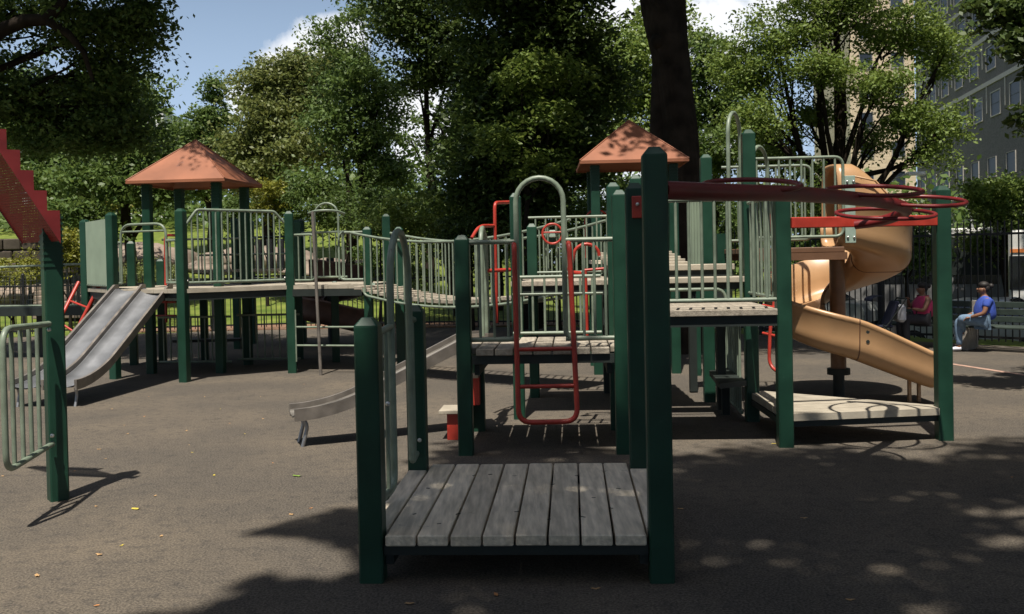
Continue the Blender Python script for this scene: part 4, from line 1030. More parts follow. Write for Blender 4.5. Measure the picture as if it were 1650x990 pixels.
# ------------------------------------------------------------------ street: buses, car, lamps
CARW = mat('car_silver', (.45, .46, .46), .3, metal=.3, var=.03); BUSW = mat('bus_white', (.66, .66, .64), .35, var=.04); ORANGE = mat('marker_orange', (.6, .2, .06), .4)
def vehicle_frame(c, yaw):
    rot = Matrix.Rotation(yaw, 3, 'Z'); c = Vector(c)
    return lambda x, y, z: c + rot @ V(x, y, z)
def wheel(t, P, x, y, r, w):
    o = MB().tube([P(x, y - w / 2, r), P(x, y + w / 2, r)], r, 18).build('wheel', RUB, t)
    MB().tube([P(x, y - w / 2 - .01, r), P(x, y + w / 2 + .01, r)], r * .58, 14).build('rim', STEEL, o)
def bus(label, c, yaw, Lb, h=3.15, dark_top=False, paint=None):
    t = thing('city_bus', label, 'bus', tuple(c)); P = vehicle_frame(c, yaw); rm = Matrix.Rotation(yaw, 3, 'Z')
    MB().box(P(0, 0, .35 + (h - .35) / 2), (Lb, 2.5, h - .35), 0, .12, mat=rm).build('body', paint or BUSW, t)
    MB().box(P(0, 0, h + .06), (Lb * .6, 1.8, .16), 0, .05, mat=rm).build('roof_unit', BUSW, t)
    n = int(Lb / 1.45)
    for i in range(n):
        x = -Lb / 2 + (i + .5) * Lb / n
        MB().box(P(x, -1.25, 2.0), (Lb / n - .08, .03, .95), 0, .02, mat=rm).build('window', GLASS, t)
    MB().box(P(-Lb / 2, 0, 1.95), (.04, 2.2, 1.25), 0, .02, mat=rm).build('windscreen', GLASS, t)
    MB().box(P(-Lb / 2, 0, 2.86), (.05, 1.7, .28), 0, .01, mat=rm).build('sign_panel', FRAME, t)
    if dark_top: MB().box(P(0, -1.265, 2.45), (Lb * .985, .03, 1.25), 0, .0, mat=rm).build('dark_panel', FRAME, t)
    else: MB().box(P(0, -1.265, 2.62), (Lb * .985, .02, .1), 0, .0, mat=rm).build('stripe', ORANGE, t)
    for x in (-Lb * .32, Lb * .30):
        for y in (-1.1, 1.1): wheel(t, P, x, y, .48, .3)
    for y in (-.9, .9): MB().sphere(P(-Lb / 2 - .02, y, .85), .11, 10, 6).build('headlight', WHITE, t)
    return t, P, rm
syaw = math.atan2(-45, 58)
bA = at(1552, 440, 33); bus('grey city bus with black upper band parked beyond the iron fence', (bA.x - .6, bA.y + .6, -.8), syaw, 7.5, 3.25, True, mat('bus_grey', (.20, .20, .20), .4, var=.1))
bB = at(1690, 440, 26.6); bus('white city bus with orange stripe at far right beyond the fence', (bB.x + 3.6, bB.y - 1.5, -.8), syaw, 9.5, 3.2)
def car(label, c, yaw, paint):
    t = thing('parked_car', label, 'car', tuple(c)); P = vehicle_frame(c, yaw)
    prof_ = [(-2.2, .35), (-2.25, .62), (-2.1, .82), (-1.2, .95), (-.55, 1.40), (.75, 1.43), (1.45, 1.02), (2.1, .96), (2.22, .7), (2.2, .35)]
    b = MB(); vs = []
    for y, k in ((-.86, 0), (-.80, 1), (.80, 1), (.86, 0)):
        for x, z in prof_:
            zz = z; yy = y * (1 - .16 * max(0, (z - .95) / .48))
            vs.append(P(x * (1 if k == 0 else 1.0), yy if k == 0 else y * (1 - .14 * max(0, (z - .95) / .48)), zz + (.015 if k else 0)))
    m_ = len(prof_); fs = []
    for i in range(3): fs += [(i * m_ + j, i * m_ + j + 1, (i + 1) * m_ + j + 1, (i + 1) * m_ + j) for j in range(m_ - 1)]
    fs += [tuple(range(m_)), tuple(range(3 * m_, 4 * m_))[::-1]]
    b.add(vs, fs); b.build('body', paint, t)
    for sg in (-1, 1):
        w0 = lambda x, z: P(x, sg * (.865 - .14 * max(0, (z - .95) / .48) * .86), z)
        for xs_ in ([(-.98, 1.0), (-.48, 1.33), (.05, 1.35), (.05, 1.0)], [(.12, 1.0), (.12, 1.35), (.70, 1.36), (1.22, 1.02)]):
            pts_ = [w0(x, z) for x, z in xs_]; MB().slab(pts_ if sg < 0 else pts_[::-1], .012).build('window', GLASS, t)
    MB().slab([P(-1.18, -.66, .99), P(-1.18, .66, .99), P(-.58, .60, 1.39), P(-.58, -.60, 1.39)], -.015).build('windscreen', GLASS, t)
    MB().slab([P(1.42, -.62, 1.06), P(.80, -.58, 1.43), P(.80, .58, 1.43), P(1.42, .62, 1.06)], -.015).build('rear_window', GLASS, t)
    for x in (-1.38, 1.38):
        for y in (-.78, .78): wheel(t, P, x, y, .32, .2)
    for y in (-.62, .62): MB().sphere(P(-2.2, y, .68), (.06, .14, .08), 8, 6).build('headlight', WHITE, t)
    return t
cA = at(1578, 480, 24.6); car('silver car glimpsed between the fence and the bus', (cA.x, cA.y, -.8), syaw, CARW)
cB = at(1300, 480, 33); car('pale car parked beyond the fence behind the spiral slide', (cB.x, cB.y, -.8), syaw, mat('car_pale', (.30, .32, .31), .3, metal=.2))
GALV = mat('galvanised', (.40, .41, .41), .5, metal=.4)
def street_lamp(label, base, h, arm):
    t = thing('street_lamp', label, 'street lamp', tuple(base))
    MB().tube([base, base + V(0, 0, h * .5), base + V(0, 0, h)], [.10, .08, .06], 10).build('pole', GALV, t)
    tip = base + V(arm, -.3, h + .55)
    MB().tube(fillet([base + V(0, 0, h - .05), base + V(arm * .35, -.1, h + .35), tip], .5), .035, 8).build('arm', GALV, t)
    MB().box(tip + V(math.copysign(.25, arm), 0, -.02), (.7, .28, .14), 0, .05).build('lamp_head', WHITE, t)
a_ = at(1425, 300, 36); street_lamp('cobra head street lamp above the tan slide in front of beige building', V(at(1425, 440, 36).x, 36, -.8), at(1425, 305, 36).z + .8, .85)
b_ = at(1567, 440, 34); street_lamp('grey street lamp left of the small roadside tree', V(b_.x, 34, -.8), at(1567, 345, 34).z + .8, -.75)
def park_lamp(label, px, pyt, Y):
    top = at(px, pyt, Y); bz = float(height(top.x, Y)); t = thing('park_lamp', label, 'park lamp', (top.x, Y, bz))
    MB().tube([V(top.x, Y, bz), V(top.x, Y, bz + .5), V(top.x, Y, top.z - .5)], [.12, .06, .05], 10).build('post', IRON, t)
    MB().tube([V(top.x, Y, top.z - .5), V(top.x, Y, top.z - .1)], [.12, .2], 12).build('lantern', mat('lantern_glass', (.55, .56, .55), .3), t)
    MB().sphere(V(top.x, Y, top.z - .08), (.23, .23, .14), 12, 8).build('cap', IRON, t)
park_lamp('black park lamp post behind the red stair arch', 44, 310, 34)
park_lamp('black park lamp with pale lantern on lawn above the ribbed panel', 153, 343, 44)

# buildings
BRICKG = bpy.data.materials.new('grey_brick'); BRICKG.use_nodes = True
def brick_mat(m, c1, c2, mo, sc):
    t = m.node_tree; b = t.nodes['Principled BSDF']; br = t.nodes.new('ShaderNodeTexBrick'); tcn = t.nodes.new('ShaderNodeTexCoord')
    br.inputs['Color1'].default_value = (*c1, 1); br.inputs['Color2'].default_value = (*c2, 1); br.inputs['Mortar'].default_value = (*mo, 1); br.inputs['Scale'].default_value = sc; br.inputs['Mortar Size'].default_value = .012
    t.links.new(tcn.outputs['UV'], br.inputs['Vector']); t.links.new(br.outputs[0], b.inputs['Base Color']); b.inputs['Roughness'].default_value = .9
brick_mat(BRICKG, (.088, .078, .071), (.122, .109, .100), (.145, .130, .118), 2.2)
BRICKB = bpy.data.materials.new('beige_brick'); BRICKB.use_nodes = True
brick_mat(BRICKB, (.52, .42, .29), (.60, .49, .35), (.42, .35, .26), .55)
TRIM = mat('limestone', (.34, .315, .28), .85, var=.08); WINB = mat('window_pane', (.022, .030, .044), .45, var=.4, scale=.35, spec=.25); WINF = mat('window_frame', (.36, .35, .33), .7)
def facade(t, a, d, Lw, h, zb, m, thick, name='wall'):
    """solid wall block, its front face running from a along d"""
    n = V(d.y, -d.x, 0); b = MB(); c = [a, a + d * Lw, a + d * Lw - n * thick, a - n * thick]
    vs = [p + V(0, 0, zb) for p in c] + [p + V(0, 0, zb + h) for p in c]
    b.add(vs, [(0, 1, 5, 4), (1, 2, 6, 5), (2, 3, 7, 6), (3, 0, 4, 7), (4, 5, 6, 7)]); o = b.build(name, m, t)
    uv = o.data.uv_layers.new(name='UVMap')
    for pl in o.data.polygons:
        for li in pl.loop_indices:
            v = o.data.vertices[o.data.loops[li].vertex_index].co; k = pl.index
            uv.data[li].uv = (v.dot(d) if k in (0, 2) else v.dot(n), v.z) if k < 4 else (v.x, v.y)
    return n
def window(t, c, d, n, w, h, frame=.12, sill=True):
    rot = Matrix((d, -n, V(0, 0, 1))).transposed()
    fo = MB()
    for s_ in (-1, 1): fo.box(c + d * (s_ * (w / 2 + frame / 2)) + n * .03, (frame, .10, h + 2 * frame), 0, mat=rot)
    fo.box(c + V(0, 0, h / 2 + frame / 2) + n * .03, (w - .004, .10, frame), 0, mat=rot); fo.box(c - V(0, 0, h / 2 + frame / 2) + n * .04, (w - .004, .14, frame), 0, mat=rot)
    wf = fo.build('window', TRIM, t)
    MB().box(c + n * .004, (w, .03, h), 0, mat=rot).build('pane', WINB, wf)
    MB().box(c + n * .022, (w, .03, .05), 0, mat=rot).build('glazing_bar', FRAME, wf) if w > 1.9 else None
gb = thing('grey_brick_building', 'tall grey brick building with pale stone bands and square windows at right', 'building', (38, 80, 0))
dg_ = V(.174, .985, 0).normalized(); far = V(41.0, 97, 0); near = far - dg_ * 75
ng = facade(gb, far, -dg_, 75, 36, -1, BRICKG, 25)
if True:
    ng = V(-dg_.y, dg_.x, 0)
    wx = [2.4, 6.6, 10.9, 15.2, 19.5, 23.8, 28.1, 32.4, 36.7]
    for zi, z in enumerate((8.0, 12.75, 16.35, 19.95, 23.55, 27.2)):
        if zi == 1 or zi > 1:
            MB().box(far - dg_ * 37.5 + ng * .03 + V(0, 0, z + 1.75), (.14, 75, .34), math.atan2(dg_.y, dg_.x) - math.pi / 2).build('stone_band', TRIM, gb)
        for i, s_ in enumerate(wx):
            c = far - dg_ * (s_ + (1.0 if zi % 2 else 0)) + V(0, 0, z)
            window(gb, c, -dg_, ng, 2.15 if zi else 1.9, 1.75 if zi else 1.5, .03 if zi == 0 else .08)
            if zi: MB().box(c + ng * .03 + dg_ * 2.1 + V(0, 0, .55), (.1, .14, 2.1), math.atan2(dg_.y, dg_.x) - math.pi / 2).build('stone_mullion', TRIM, gb)
bb = thing('beige_building', 'beige brick apartment building behind the spreading elm', 'building', (45, 125, 0))
db = V(1, -.06, 0).normalized(); a0 = V(43.2, 122, 0); nb = facade(bb, a0, db, 8.0, 52, -1, BRICKB, 18)
nb = V(db.y, -db.x, 0)
for r_ in range(13):
    for c_ in range(2): window(bb, a0 + db * (2.0 + 3.9 * c_) + V(0, 0, 3.2 + 3.75 * r_), db, nb, 1.5, 1.9, .10)
wb = thing('white_building', 'pale building glimpsed through tree trunks at far left', 'building', (-45, 95, 5))
facade(wb, V(-56, 95, 0), V(1, 0, 0), 22, 14, 3, mat('pale_render', (.55, .55, .54), .8), 8)
for r_ in range(3):
    for c_ in range(5): window(wb, V(-54 + 4.3 * c_, 95, 9 + 3.0 * r_), V(1, 0, 0), V(0, -1, 0), 1.5, 1.6)

# ------------------------------------------------------------------ rocks, walls, steps on the slope
def boulder(label, c, rad, seed, name='boulder'):
    rng = np.random.default_rng(seed); b = MB(); nu, nv = 26, 16
    ph = rng.uniform(0, 6.28, 12); fq = rng.integers(1, 5, 12)
    def fn(u, v):
        a = 2 * math.pi * u; e = math.pi * (v - .5); k = 1
        for i in range(6): k += .045 / (1 + .4 * i) * math.sin(fq[i] * a * 1 + ph[i] + 2.3 * fq[i + 6] * e)
        return V(c[0] + rad[0] * k * math.cos(e) * math.cos(a), c[1] + rad[1] * k * math.cos(e) * math.sin(a), c[2] + rad[2] * k * math.sin(e))
    b.grid(fn, nu, nv); o = b.build(name, ROCK); return tag(o, label, 'boulder')
def hz(x, y): return float(height(x, y))
for lab, px, py, Y, rx, ry, rz, sd in (
        ('broad pale rock outcrop on the lawn behind left tower bars', 412, 380, 43, 3.0, 2.2, .85, 3),
        ('pale rock outcrop behind the rear play tower', 530, 372, 40, 2.2, 2, .6, 5),
        ('grey rock ledge beneath the lamp above the slide entry', 205, 358, 45, 3.4, 2, .9, 7),
        ('brown rocky mound above the stone wall at far left', 15, 372, 36, 3.6, 2, 1.0, 9)):
    p = at(px, py, Y); boulder(lab, (p.x, Y, hz(p.x, Y) + .1), (rx, ry, rz), sd)
def stone_wall(label, a, c, h, z):
    t = thing('stone_wall', label, 'wall', tuple(a)); d = c - a; n = int(d.length / .55); rng = random.Random(2); dn = d.normalized()
    MB().box((a + c) / 2 + V(0, .1, z + h / 2 - .2), (d.length, .3, h + .3), math.atan2(d.y, d.x)).build('core', FRAME, t)
    for r_ in range(3):
        for i in range(n):
            w = d.length / n; p = a + dn * ((i + .5 + (.5 if r_ % 2 else 0)) * w)
            MB().box(p + V(0, rng.uniform(-.09, -.04), z + (r_ + .5) * h / 3), (w - .03, .3, h / 3 - .03), math.atan2(d.y, d.x) + rng.uniform(-.03, .03), .04).build('stone', STONE, t)
a_ = at(-20, 412, 33); c_ = at(128, 410, 33); stone_wall('dark stone retaining wall on slope behind the red stair arch', V(a_.x, 33, 0), V(c_.x, 33, 0), 1.25, at(50, 412, 33).z - .65)
t = thing('stone_steps', 'brown stone steps climbing the slope left of the ribbed panel', 'steps', (-13, 31, 0))
for i in range(6):
    p = at(112, 440 - i * 0, 31 + i * .42); MB().box((p.x, 31 + i * .42, .35 + i * .17), (2.2, .5, .18), .04, .02).build('step', ROCK, t)
for px in (84, 108, 124):
    p = at(px, 430, 31); MB().box((p.x, 31, 1.25), (.05, .05, 1.3)).build('railing_post', IRON, t)

# ------------------------------------------------------------------ trees
def leaves_mesh(name, C, size, m, parent, rng, flat=.45, aspect=.55):
    n = len(C); off = np.array(root_of(parent).location) if parent else np.zeros(3)
    nrm = rng.normal(size=(n, 3)); nrm[:, 2] = np.abs(nrm[:, 2]) * (1 - flat) + flat * 1.6; nrm /= np.linalg.norm(nrm, axis=1)[:, None]
    a = rng.normal(size=(n, 3)); a -= nrm * (a * nrm).sum(1)[:, None]; a /= np.linalg.norm(a, axis=1)[:, None]; b = np.cross(nrm, a)
    s = size * rng.uniform(.65, 1.35, n)[:, None]
    q = np.empty((n, 4, 3)); q[:, 0] = C + a * s; q[:, 1] = C + b * s * aspect + nrm * s * .12; q[:, 2] = C - a * s; q[:, 3] = C - b * s * aspect + nrm * s * .12
    q -= off
    me = bpy.data.meshes.new(name); me.vertices.add(n * 4); me.vertices.foreach_set('co', q.reshape(-1).astype(np.float32))
    me.loops.add(n * 4); me.loops.foreach_set('vertex_index', np.arange(n * 4, dtype=np.int32))
    me.polygons.add(n); me.polygons.foreach_set('loop_start', np.arange(0, n * 4, 4, dtype=np.int32)); me.polygons.foreach_set('loop_total', np.full(n, 4, dtype=np.int32))
    me.update(calc_edges=True); me.materials.append(m)
    return link_mesh(name, me, parent)
def blob_clumps(blob, rng, shell=.5):
    cx, cy, cz, rx, ry, rz, n = blob
    u = rng.normal(size=(n, 3)); u /= np.linalg.norm(u, axis=1)[:, None]; r_ = (shell + (1 - shell) * rng.random(n) ** .6)
    # uneven outline: lobes push out and in with direction
    lob = 1 + .16 * np.sin(3 * u[:, 0] * 2 + cx) * np.cos(4 * u[:, 1] + cy) + .12 * np.sin(7 * u[:, 2] + cz)
    return np.array([cx, cy, cz]) + u * np.array([rx, ry, rz]) * (r_ * lob)[:, None]
LEAF_K = .60
def tree(name, label, base, tr, blobs, size, lm, bm, seed, per=60, cr=.55, fork=.4, lean=(0, 0), limbs=True, cat='tree', group=None, droop=.0, flat=.3, trunk_top=None, sub=5, shell=.5, keep=None):
    rng = np.random.default_rng(seed); base = Vector(base)
    t = thing(name, label, cat, tuple(base), group)
    cen = []; C = []
    for bl_ in blobs:
        k = blob_clumps(bl_, rng, shell); cen.append(k)
        m_ = len(k); pp = int(per * (1.3 if size < .2 else 1))
        sp_ = rng.normal(size=(m_, pp, 3)); sp_ /= np.linalg.norm(sp_, axis=2)[:, :, None]; sp_ *= (rng.random((m_, pp, 1)) ** .5)
        tl = rng.normal(size=(m_, 1, 2)) * .35
        sp_ *= np.array([cr * 1.5, cr * 1.5, cr * .42]); sp_[:, :, 2] += (sp_[:, :, :2] * tl).sum(2)
        sp_[:, :, 2] -= droop * np.abs(sp_[:, :, 0])
        C.append((k[:, None, :] + sp_ * rng.uniform(.6, 1.3, (m_, 1, 1))).reshape(-1, 3))
    C = np.concatenate(C)
    if keep is not None: C = C[keep(C)]
    leaves_mesh('crown', C, size * LEAF_K, lm, t, rng, flat)
    if limbs:
        b = MB(); top = Vector(trunk_top) if trunk_top else Vector((np.mean([q[0] for q in blobs]), np.mean([q[1] for q in blobs]), np.mean([q[2] for q in blobs])))
        hgt = top.z - base.z; path = []; rad = []
        for i in range(9):
            u = i / 8; p = base.lerp(top, u) + V(lean[0] * math.sin(u * 3.1), lean[1] * math.sin(u * 3.1), 0) + V(*(rng.normal(size=3) * tr * .25 * (u > 0)))
            path.append(p); rad.append(tr * (1.28 if i == 0 else 1.06 if i == 1 else 1 - .72 * u))
        b.tube(path, rad, 10)
        for bl_, k in zip(blobs, cen):
            e = Vector(bl_[:3]); uu = fork + rng.random() * .35; i0 = min(7, int(uu * 8)); s0 = path[i0].lerp(path[i0 + 1], uu * 8 - i0)
            md = s0.lerp(e, .5) + V(*(rng.normal(size=3) * .25)) + V(0, 0, -.12 * (e - s0).length * .4)
            r0_ = rad[i0] * .55
            lp = [s0, s0.lerp(md, .5), md, md.lerp(e, .5) + V(*(rng.normal(size=3) * .12)), e]
            b.tube(lp, [r0_, r0_ * .85, r0_ * .65, r0_ * .45, r0_ * .28], 7)
            for q in k[rng.permutation(len(k))[:sub]]:
                q = Vector(q); s1 = lp[2].lerp(e, rng.random()); mm = s1.lerp(q, .5) + V(*(rng.normal(size=3) * .15))
                b.tube([s1, mm, q], [r0_ * .28, r0_ * .18, r0_ * .07], 5)
        b.build('trunk', bm, t)
    return t
def A(px, py, Y): p = at(px, py, Y); return (p.x, p.y, p.z)
def bl(px, py, Y, rpx, rpy, n, ry=None):
    p = at(px, py, Y); k = Y / F_PX; return (p.x, p.y, p.z, rpx * k * .74, ry if ry else (rpx + rpy) / 2 * k * .8, rpy * k * .74, n)

# near tree, upper left
B_ = [bl(70, 20, 21, 130, 60, 28), bl(175, 80, 21.5, 76, 80, 34), bl(60, 150, 22, 110, 70, 28), bl(180, 180, 22, 50, 50, 18), bl(220, 20, 21, 50, 45, 22), bl(100, 225, 22, 100, 40, 24), bl(215, 225, 22.5, 34, 30, 7), bl(-90, 90, 21, 130, 160, 50), bl(-10, -120, 21, 230, 110, 90), bl(200, -110, 21, 110, 80, 50), (-6.3, 15.3, 10.2, .8, .7, .5, 6), (-5.6, 15.9, 10.0, .55, .6, .4, 4), (-8.3, 17.2, 10.6, 1.2, 1.2, .6, 8)]  # last three clumps are unseen, added to dapple the left roof
lt = tree('shade_tree', 'dark leafy tree overhanging the upper left corner with arching limb', (-16.5, 21.2, 0), .4, B_, .10, LEAF_MD, BARKD, 11, per=140, cr=.55, lean=(.4, 0), trunk_top=(-14.6, 21, 9.2), fork=.5, sub=7)
MB().tube([Vector(A(-90, 130, 20)), Vector(A(-30, 70, 20)), Vector(A(0, 50, 20)), Vector(A(40, 33, 20)), Vector(A(75, 32, 20)), Vector(A(100, 5, 20)), Vector(A(120, -40, 20))], [.2, .18, .16, .14, .13, .1, .06], 8).tube([Vector(A(75, 32, 20)), Vector(A(110, 55, 20)), Vector(A(135, 85, 20.2)), Vector(A(150, 130, 20.4))], [.11, .085, .06, .035], 8).build('limb', BARKD, lt)
# mid distance trees on the left, back to front
def base_at(px, Y): p = at(px, 440, Y); return (p.x, Y, hz(p.x, Y) - .05)
tree('broadleaf_tree', 'dark olive tree on the rise behind the red stair arch', base_at(110, 38), .3, [bl(60, 240, 38, 110, 70, 60), bl(150, 190, 39, 90, 80, 60), bl(110, 300, 37, 110, 45, 45), bl(20, 170, 38, 90, 90, 55), bl(210, 270, 37, 60, 60, 40)], .16, LEAF_MD, BARKD, 12, per=110, cr=.8)
tree('broadleaf_tree', 'tall dark tree just left of the left tower roof', base_at(215, 33), .26, [bl(190, 160, 33, 70, 70, 40), bl(215, 240, 33, 60, 60, 45), bl(170, 290, 32, 70, 50, 35), bl(250, 300, 33, 40, 35, 22), bl(130, 350, 31, 40, 25, 12)], .15, LEAF_MD, BARKD, 13, per=110, cr=.7)
tree('conifer', 'pale green pointed conifer rising behind the left tower roof', base_at(345, 50), .22, [bl(345, 150, 50, 14, 26, 14), bl(345, 190, 50, 34, 26, 24), bl(342, 228, 50, 52, 28, 34), bl(345, 270, 50, 66, 34, 44), bl(300, 215, 50, 30, 40, 20), bl(300, 290, 49, 60, 40, 34)], .15, LEAF_MD, BARKD, 14, per=100, cr=.5, droop=.25, fork=.2)
tree('broadleaf_tree', 'round crowned olive tree right of the left tower roof', base_at(430, 46), .3, [bl(420, 140, 46, 50, 38, 36), bl(470, 120, 46, 56, 44, 40), bl(440, 190, 45, 62, 46, 46), bl(510, 165, 46, 52, 50, 40), bl(395, 230, 45, 46, 40, 30), bl(480, 240, 44, 66, 40, 40), bl(400, 290, 44, 50, 34, 26), bl(540, 110, 45, 40, 44, 28)], .17, LEAF_OL, BARKD, 15, per=100, cr=.8)
tree('locust_tree', 'feathery locust tree with thin leaning trunk left of the sky gap', base_at(550, 36), .18, [bl(560, 120, 36, 60, 50, 34), bl(610, 170, 36, 52, 60, 36), bl(570, 230, 36, 70, 42, 34), bl(620, 280, 36, 44, 36, 24), bl(525, 60, 36, 22, 34, 8), bl(575, 25, 36, 30, 24, 9), bl(500, 300, 35, 44, 40, 22), bl(530, 200, 36, 30, 36, 14)], .13, LEAF_MD, BARKD, 16, per=95, cr=.7, lean=(.6, 0))
tree('locust_tree', 'tall thin trunked tree right of the sky gap', base_at(742, 31), .17, [bl(650, 40, 31, 70, 50, 36), bl(720, 70, 31, 60, 60, 38), bl(680, 120, 31, 44, 34, 18), bl(760, 150, 31, 50, 60, 30), bl(730, 250, 31, 34, 40, 16), bl(640, -30, 31, 90, 50, 36), bl(760, -20, 31, 90, 60, 40), bl(700, -190, 31, 150, 110, 60), bl(600, -150, 32, 90, 70, 30)], .13, LEAF_DK, BARKD, 17, per=110, cr=.65, lean=(-.5, 0), fork=.55)
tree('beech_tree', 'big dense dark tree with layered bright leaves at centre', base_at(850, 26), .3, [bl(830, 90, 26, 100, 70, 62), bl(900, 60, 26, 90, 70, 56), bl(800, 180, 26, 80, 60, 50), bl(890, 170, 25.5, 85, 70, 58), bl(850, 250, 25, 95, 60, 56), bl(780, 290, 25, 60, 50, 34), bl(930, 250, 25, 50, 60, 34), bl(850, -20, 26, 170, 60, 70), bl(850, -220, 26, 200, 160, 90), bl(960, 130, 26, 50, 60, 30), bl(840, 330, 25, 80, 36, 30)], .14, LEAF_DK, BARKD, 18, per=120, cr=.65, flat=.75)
tree('beech_tree', 'paler leaf layers added as sunlit leaves in front of the dense dark tree', base_at(835, 23.8), .1, [bl(840, 120, 23.6, 60, 40, 16), bl(880, 190, 23.5, 60, 40, 18), bl(800, 220, 23.5, 60, 36, 16), bl(870, 270, 23.4, 56, 30, 16), bl(900, 110, 23.6, 44, 44, 12)], .12, LEAF_LT, BARKD, 19, per=60, cr=.45, flat=.85, sub=2)  # separate paler crown stands in for sunlit leaf layers of the dense tree
tree('broadleaf_tree', 'sunlit yellow green tree between dense tree and big dark trunk', base_at(985, 38), .2, [bl(1000, 90, 38, 60, 60, 40), bl(970, 170, 38, 50, 50, 34), bl(1040, 160, 38, 50, 70, 36), bl(1000, 240, 37, 60, 44, 34), bl(1060, 40, 39, 60, 60, 34), bl(950, 260, 36, 40, 40, 20)], .16, LEAF_LT, BARKD, 20, per=95, cr=.8)
tree('broadleaf_tree', 'green tree immediately right of the big dark trunk', base_at(1155, 42), .22, [bl(1140, 90, 42, 34, 60, 28), bl(1160, 180, 42, 50, 50, 34), bl(1210, 230, 41, 60, 44, 36), bl(1150, 250, 40, 50, 40, 28), bl(1110, 150, 43, 40, 80, 30)], .16, LEAF_MD, BARKD, 21, per=95, cr=.75)
# big dark trunk with crown above the frame
kb = at(1088, 440, 19); crown7 = []
rg = np.random.default_rng(5)
for i in range(46):
    a_ = rg.uniform(0, 6.28); r_ = 7.5 * math.sqrt(rg.random()); crown7.append((kb.x + r_ * math.cos(a_), 20.5 + r_ * .95 * math.sin(a_), 11.5 + rg.uniform(-1.2, 3.5), 1.6, 1.6, .9, 13))
for i in range(120):  # unseen clumps added far sideways to block sky light and shade the ground
    x_ = rg.uniform(-10, 11); z_ = rg.uniform(10.8, 18); u_ = rg.uniform(21.0 if x_ < -1.5 else 19.9, 23.2)
    if u_ - .41 * z_ > 17.5 and z_ < 11.5: z_ += 1.5
    crown7.append((x_, u_ - .41 * z_, z_, 1.6, 1.6, .9, 14))
for q_ in ((2.2, 13.3, 11.6), (2.6, 15.2, 11), (2.9, 16, 11.3), (3.1, 17, 11.5), (3.6, 16.2, 11.8), (2.2, 14.4, 11.3)): crown7.append((*q_, .8, .8, .6, 12))  # clumps added to darken the trunk and dapple the right roof
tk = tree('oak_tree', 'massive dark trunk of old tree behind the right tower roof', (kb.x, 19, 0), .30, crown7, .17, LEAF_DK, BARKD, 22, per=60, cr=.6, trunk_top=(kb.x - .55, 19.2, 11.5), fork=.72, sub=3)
q = MB(); tk0 = tk.location
bp_ = [Vector(A(1098, 520, 18.98)), Vector(A(1100, 420, 18.98)), Vector(A(1098, 330, 18.98)), Vector(A(1093, 200, 18.98)), Vector(A(1083, 110, 18.98)), Vector(A(1075, 60, 18.98)), Vector(A(1069, 15, 18.98)), Vector(A(1064, -60, 18.98)), Vector(A(1060, -150, 18.98))]
bp_[0].z = -.1; br_ = [.55, .43, .375, .35, .355, .40, .42, .44, .42]; rb_ = np.random.default_rng(8); NS = 84; NR = 120; ph_ = rb_.uniform(0, 6.28, 6)
def bole_pt(u, v):
    s_ = u * (len(bp_) - 1); i_ = min(int(s_), len(bp_) - 2); f_ = s_ - i_; f2 = f_ * f_ * (3 - 2 * f_)
    c_ = bp_[i_].lerp(bp_[i_ + 1], f2); r_ = br_[i_] + (br_[i_ + 1] - br_[i_]) * f2; a_ = 2 * math.pi * v; h_ = u * 9
    w_ = a_ + .10 * math.sin(3.1 * h_ + ph_[0]) + .06 * math.sin(7.3 * h_ + 2 * a_ + ph_[1])
    rid = abs(math.sin(11 * w_ + ph_[2] + .5 * math.sin(4 * h_ + a_))) ** .6 + .4 * math.sin(23 * w_ + 9 * h_) * math.sin(5 * h_ + 3 * a_)
    r_ *= 1 + .075 * (rid - .6) + .05 * math.sin(2 * a_ + h_)
    return V(c_.x + r_ * math.cos(a_), c_.y + r_ * math.sin(a_), c_.z)
q.grid(bole_pt, NR, NS)
q.sphere(Vector(A(1062, 66, 18.72)), (.17, .14, .16), 12, 8); q.build('bole', BARKD, tk)
# elm
tree('elm_tree', 'large spreading bright green elm with forked trunk in front of beige building', base_at(1342, 34), .34,
     [bl(1250, 60, 34, 90, 50, 46), bl(1340, 20, 34, 110, 50, 56), bl(1440, 50, 34, 90, 56, 50), bl(1520, 90, 34, 50, 50, 26), bl(1220, 130, 34, 70, 40, 34), bl(1320, 110, 33, 80, 40, 34), bl(1420, 140, 33, 70, 40, 30), bl(1220, 200, 33, 60, 40, 30), bl(1300, 190, 35, 60, 40, 22), bl(1470, 190, 33, 60, 34, 26), bl(1525, 200, 33, 36, 40, 16), bl(1400, 230, 35, 40, 30, 12), bl(1250, 260, 35, 60, 30, 20), bl(1180, 100, 35, 36, 50, 18), bl(1500, 250, 33, 30, 22, 9), bl(1340, -60, 34, 190, 50, 60), bl(1340, -220, 34, 220, 110, 80)],
     .115, LEAF_LT, BARKD, 23, per=85, cr=.62, fork=.30, sub=9, trunk_top=A(1350, 90, 34), shell=.3)
tree('street_tree', 'small light green tree at right edge in front of the grey building', base_at(1625, 30), .14, [bl(1600, 310, 30, 50, 26, 26), bl(1650, 320, 30, 50, 34, 26), bl(1600, 350, 30, 50, 22, 18), bl(1660, 370, 30, 40, 30, 16), bl(1570, 390, 31, 34, 18, 10)], .11, LEAF_LT, BARKD, 24, per=80, cr=.5)
tree('street_tree', 'green leafy shrub tree behind the iron fence right of the spiral slide', base_at(1470, 26), .1, [bl(1470, 385, 26, 34, 36, 20), bl(1445, 400, 26, 26, 40, 16), bl(1490, 420, 26, 26, 30, 12), bl(1420, 420, 27, 30, 20, 10)], .09, LEAF_MD, BARKD, 25, per=90, cr=.35)
